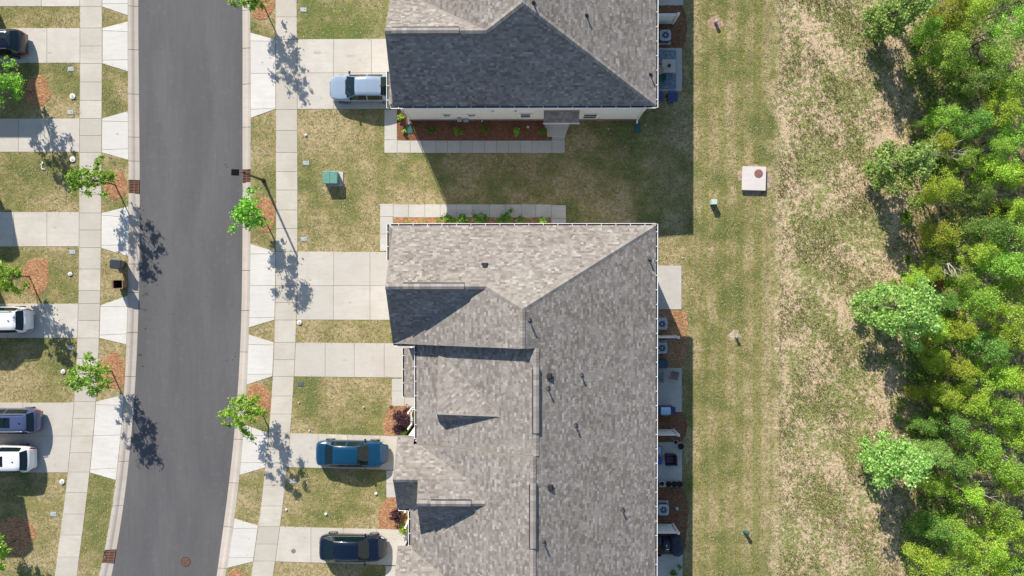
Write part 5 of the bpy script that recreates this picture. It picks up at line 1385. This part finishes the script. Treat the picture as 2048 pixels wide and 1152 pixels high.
def off_paving(x, y):
    ok = np.ones(len(x), bool)
    for poly in SLABS:
        q_ = np.array(poly); x0, y0 = q_.min(0)-.0; x1, y1 = q_.max(0)
        m = (x > x0) & (x < x1) & (y > y0) & (y < y1)
        if not m.any(): continue
        ins = np.zeros(m.sum(), bool); xx, yy = x[m], y[m]; j = len(q_)-1
        for i in range(len(q_)):
            a, b = q_[i], q_[j]
            if a[1] != b[1]:
                c_ = ((a[1] > yy) != (b[1] > yy)) & (xx < (b[0]-a[0])*(yy-a[1])/(b[1]-a[1])+a[0]); ins ^= c_
            j = i
        ok[np.where(m)[0][ins]] = False
    py_ = 576-(y/CAMH*F)+0; py_ = 560-y*29
    kl = np.array([KBL(v)-2 for v in py_]); kr = np.array([KBR(v)+2 for v in py_]); px_ = 1040+x*29
    ok &= ~((px_ > kl) & (px_ < kr))
    for cx_, cy_, r_ in ((75,183,28),(233,371,26),(73,552,32),(226,744,33),(34,1070,38),(526,15,24),(526,430,30),(517,802,30)): ok &= (px_-cx_)**2+(py_-cy_)**2 > (r_+2)**2
    ok &= ~((px_ > 756) & (py_ > 806) & (py_ < 880)) & ~((px_ > 752) & (py_ > 990) & (py_ < 1062)) & ~((px_ > 790) & (px_ < 1105) & (py_ > 225) & (py_ < 284)) & ~((px_ > 785) & (px_ < 1104) & (py_ > 433))
    return ok
o = link('front_lawn_grass', blades('front_lawn_grass', (-36.5,9.6), (-21,20), 30000, .025, .07, 14, MATS['lawn_blades'], off_paving))
tag(o, 'short grass of the front and side lawns, creeping over the edges of the paving', 'grass', kind='stuff')

# ---- woods
rsw = np.random.RandomState(77)
VAR = []
for k in range(7):
    rs = np.random.RandomState(200+k)
    # unit tree: height 1, radius about .32
    cs, rd = crown_clumps(rs, .25, .97, .25, 62 if k < 5 else 38, .070, hollow=.05)
    cs = np.array(cs)*[1,1,1]; pts = blob_points(rs, cs, rd, 8500 if k < 5 else 5000, soft=False)
    VAR.append((leaf_mesh('crown', pts, .0098, rs, L_BRIGHT, up=.7), trunk_mesh(rs, .85, .014, [tuple(c) for c in cs[:14]])))
KINDS = {'bright green':L_BRIGHT,'olive':L_OLIVE,'deep green':L_DEEP,'lime green':L_LIME,'pale green':L_PALE,'rust brown':L_BROWN}
TREES = []      # (label stuff) collected first so that ordinals are true
def wood_tree(px, py, h, rscale, kind, zone, fixed=None):
    TREES.append(dict(px=px,py=py,h=h,r=rscale,kind=kind,zone=zone,fixed=fixed))
for px, py, h, r, l in ((1738,62,7.6,1.25,'pale-leaved slender tree in front of the woods at the top'),(1742,350,7.8,1.2,'pale-leaved slender tree in front of the woods, level with the drain box'),
                        (1738,606,7.8,1.9,'large pale-leaved tree in front of the woods, level with the condensers'),(1728,893,7.8,1.45,'large pale-leaved tree in front of the woods, level with the blue sedan')):
    wood_tree(px, py, h, r, 'pale green', 'front', l)
# hand-placed crowns seen in the photo (px,py of crown centre, radius in px, kind, height)
H_ = [(1880,378,38,'olive',5.0),(1868,468,44,'olive',5.0),(1830,560,26,'lime green',3.6),(1875,290,34,'olive',4.6),(1885,235,36,'bright green',4.6),(1895,110,44,'bright green',5.2),(1850,60,28,'bright green',4.6),
 (1935,30,44,'lime green',6.),(2010,60,52,'bright green',7.),(1975,120,44,'bright green',6.),(2030,170,44,'bright green',7.),(1935,170,38,'deep green',5.),(2000,225,42,'lime green',6.),(1940,250,40,'deep green',5.),(2040,265,42,'bright green',7.),
 (1985,300,36,'bright green',5.5),(1930,320,30,'bright green',4.5),(1995,345,44,'lime green',5.5),(2040,350,36,'olive',6.),(1955,395,28,'deep green',4.5),(2030,420,42,'lime green',6.),(1975,460,40,'deep green',5.5),(2035,480,44,'bright green',7.),
 (1955,510,38,'lime green',5.),(2005,530,46,'bright green',6.5),(1915,560,36,'bright green',5.),(1860,545,30,'lime green',3.8),(2040,580,40,'bright green',7.),(1950,600,42,'bright green',6.),(1880,600,30,'deep green',4.6),(2000,625,42,'lime green',6.),
 (1865,655,34,'lime green',4.5),(1915,660,36,'olive',5.),(1965,690,42,'deep green',6.),(2030,680,42,'lime green',7.),(1865,715,30,'lime green',4.4),(1915,735,36,'olive',5.),(1985,745,40,'lime green',6.),(2035,760,42,'lime green',7.),
 (1880,790,34,'lime green',4.8),(1940,800,40,'lime green',5.5),(2000,820,42,'bright green',6.),(2040,860,40,'lime green',7.),(1900,850,38,'deep green',5.2),(1950,880,40,'bright green',6.),(1860,905,34,'pale green',5.5),(1905,925,36,'deep green',5.5),(1990,925,44,'bright green',6.5),
 (2040,960,42,'lime green',7.),(1860,970,26,'bright green',4.4),(1930,985,40,'lime green',5.5),(1990,1020,42,'bright green',6.),(1860,1050,34,'deep green',5.),(1905,1060,40,'bright green',5.5),(1960,1090,42,'lime green',6.),(2030,1060,44,'lime green',7.),
 (1850,1120,40,'lime green',5.2),(1915,1135,42,'bright green',6.),(1985,1150,42,'lime green',6.5),(2040,1140,40,'bright green',7.),(1985,178,20,'rust brown',3.5),(1870,570,12,'rust brown',2.6),(1995,415,18,'rust brown',3.2),(1830,640,20,'bright green',4.2),
 (1832,250,14,'deep green',2.2),(1845,690,20,'olive',3.2),(1828,785,18,'olive',2.8),(1845,850,24,'deep green',3.8),(1900,20,34,'olive',5.),(1975,-20,42,'bright green',6.),(2045,0,40,'deep green',7.),(1840,-25,36,'pale green',6.)]
for px, py, rp, kind, h in H_:
    zc = h*.62; p = P(px, py, zc); g_r = rp/29*(1-zc/CAMH)
    TREES.append(dict(xy=(p.x,p.y),h=h,r=g_r/(.34*h),kind=kind,zone='edge' if px < 1900 else ('mid' if px < 1985 else 'deep'),fixed=None,px=px,py=py))
for k in range(40):     # trees carrying on beyond the frame
    x = rsw.uniform(37,60); y = rsw.uniform(-24,24)
    if x < 38.2 and abs(y) < 19.5: continue
    TREES.append(dict(xy=(x,y),h=rsw.uniform(5,8),r=rsw.uniform(.8,1.2),kind=['bright green','deep green','lime green','olive'][k%4],zone='beyond',fixed=None,px=9999,py=-y*30))
ZN = {'edge':'at the near edge of the woods','mid':'in the middle of the woods','deep':'at the far right','beyond':'beyond the right edge'}
ORD = ['topmost','second from the top','third from the top','fourth from the top','fifth from the top','sixth from the top','seventh from the top','eighth from the top','ninth from the top','tenth from the top','eleventh from the top','twelfth from the top','thirteenth from the top','fourteenth from the top','fifteenth from the top','sixteenth from the top']
cnt = {}
for d in sorted([d for d in TREES if not d['fixed']], key=lambda d: d['py']):
    kk = (d['kind'], d['zone']); cnt[kk] = cnt.get(kk, 0)+1; d['n'] = cnt[kk]
for i, d in enumerate(TREES):
    if 'xy' in d: x, y = d['xy']
    else: x, y = G(d['px'], d['py'])
    v = VAR[i % 7]
    if d['fixed']:
        rp_ = np.random.RandomState(900+i); R_ = d['r']; cs, rd = crown_clumps(rp_, .9, d['h']*.93, R_, int(46*R_**1.2)+16, .36, hollow=.0, lean=(.5, rp_.uniform(-.5, .5)))
        t = thing('woodland_tree', d['fixed'], 'tree', (x,y,0), group='trees of the woods')
        link('trunk', trunk_mesh(rp_, d['h']*.9, .08, cs[:22]), t)
        link('crown', leaf_mesh('crown', blob_points(rp_, cs, rd, int(6200*R_), soft=False), .085, rp_, L_PALE, up=.7), t)
        continue
    if d['fixed']: lab = d['fixed']
    elif cnt[(d['kind'],d['zone'])] == 1: lab = 'the only %s tree %s' % (d['kind'], ZN[d['zone']])
    else: lab = '%s tree %s, %s' % (d['kind'], ZN[d['zone']], ORD[min(15, d['n']-1)])
    t = thing('woodland_tree', lab, 'tree', (x,y,0), rz=rsw.uniform(0,6.28), group='trees of the woods')
    h = d['h']; s_ = d['r']; t.scale = (h*s_, h*s_, h)
    tr = link('trunk', v[1], t); cr = link('crown', v[0], t)
    cr.material_slots[0].link = 'OBJECT'; cr.material_slots[0].material = KINDS[d['kind']]
# brush between the trees
rs = np.random.RandomState(9); n = 60000
px_ = np.concatenate([rs.normal(28.6,1.2,n//3), rs.uniform(28,44,n-n//3)]); py_ = rs.uniform(-22,22,n)
hh = .25+1.5*np.clip(wave(px_*1.3,py_*1.2),0,1)*np.clip((px_-26.5)/3,0,1); pz = rs.uniform(0,1,n)*hh
keep = (px_ > 26) & (rs.uniform(size=n) < np.clip(wave(px_*.8+3,py_*.9)*1.7-.15,.12,1)*np.where(px_ > 30.5, .45, 1.)); pts = np.stack([px_,py_,pz],1)[keep]
half = rs.uniform(size=len(pts)) < .5
ex_ = []
for k_ in range(46):
    yy_ = rs.uniform(-20,20); xx_ = rs.normal(27.3,.8)+.5*math.sin(yy_*.8); r_ = rs.uniform(.25,.7); m_ = int(260*r_)
    a_ = rs.uniform(0,6.28,m_); q_ = r_*np.sqrt(rs.uniform(0,1,m_)); ex_.append(np.stack([xx_+q_*np.cos(a_), yy_+q_*np.sin(a_), rs.uniform(0,.75,m_)*(1-q_/r_*.7)],1))
pts = np.concatenate([pts]+ex_); half = rs.uniform(size=len(pts)) < .5
tag(link('underbrush', leaf_mesh('underbrush', pts[half], .075, rs, L_BRIGHT)), 'low green brush covering the ground between the trees', 'brush', kind='stuff')
tag(link('dry_underbrush', leaf_mesh('dry_underbrush', pts[~half], .075, rs, leafmat('brush_olive',(.10,.14,.03),(.24,.27,.07),(.42,.38,.16)))), 'olive and dry brush mixed through the woods', 'brush', kind='stuff')
# small weedy plants in the strip (countable)
for k,(px,py,r,m_) in enumerate(((1811,428,.24,L_SHRUB),(1812,515,.16,L_SHRUB),(1803,548,.16,L_DEEP),(1822,610,.3,L_OLIVE))):
    shrub(px,py,r,.3,m_,['small round dark green clump on bare soil beside the woods, uppermost','small green clump below the large tree shadow beside the woods','tiny dark clump on bare soil near the rust-coloured patch','low olive clump at the foot of the big pale tree'][k],300+k,n=300,name='weed_clump',group='weed clumps beside the woods')
# dead pale branches
def dead(px, py, L_, rz, label, seed):
    rs = random.Random(seed); x, y = P(px,py,3.5)[:2]; t = thing('dead_tree', label, 'dead tree', (x,y,0), rz, 'bare dead trees in the woods')
    mb = MB(); mb.tube([(0,0,0),(.1,.05,2.0),(.3,.0,3.6)],[.07,.055,.04],7); mb.obj('trunk', M_BARKP, t)
    for k in range(6):
        a = rs.uniform(-1.,1.); s_ = L_*rs.uniform(.5,1.); z = rs.uniform(2.4,3.8); e = (.3+s_*math.cos(a), s_*math.sin(a), z+rs.uniform(.4,1.4))
        mb = MB(); m_ = (.25+s_*.5*math.cos(a+.2), s_*.5*math.sin(a+.2), z+.3); mb.tube([(.22,0,z),m_,e],[.035,.024,.008],5)
        for q_ in range(3):
            b = Vector(m_).lerp(Vector(e), q_/3); mb.tube([tuple(b),(b.x+rs.uniform(.2,.6),b.y+rs.uniform(-.5,.5),b.z+rs.uniform(0,.5))],[.014,.004],4)
        mb.obj('branch', M_BARKP, t)
dead(1860,312,2.0,.6,'bare pale-twigged dead tree behind the second slender pale tree',1); dead(1985,22,2.2,.1,'bare pale-twigged dead tree near the top right corner',2); dead(1960,68,2.4,-.2,'bare dead tree below the topmost bare one in the woods',3)
dead(1890,520,1.3,-1.2,'bare leaning dead stem between two olive crowns',4); dead(1925,980,2.0,-.5,'bare dead branches in the lower woods',5); dead(1920,25,1.6,2.2,'bare brown brush at the top of the woods, left of the other bare trees',6); dead(2000,905,1.6,-.7,'bare twigs in the lower woods, right of the pale tree',7)
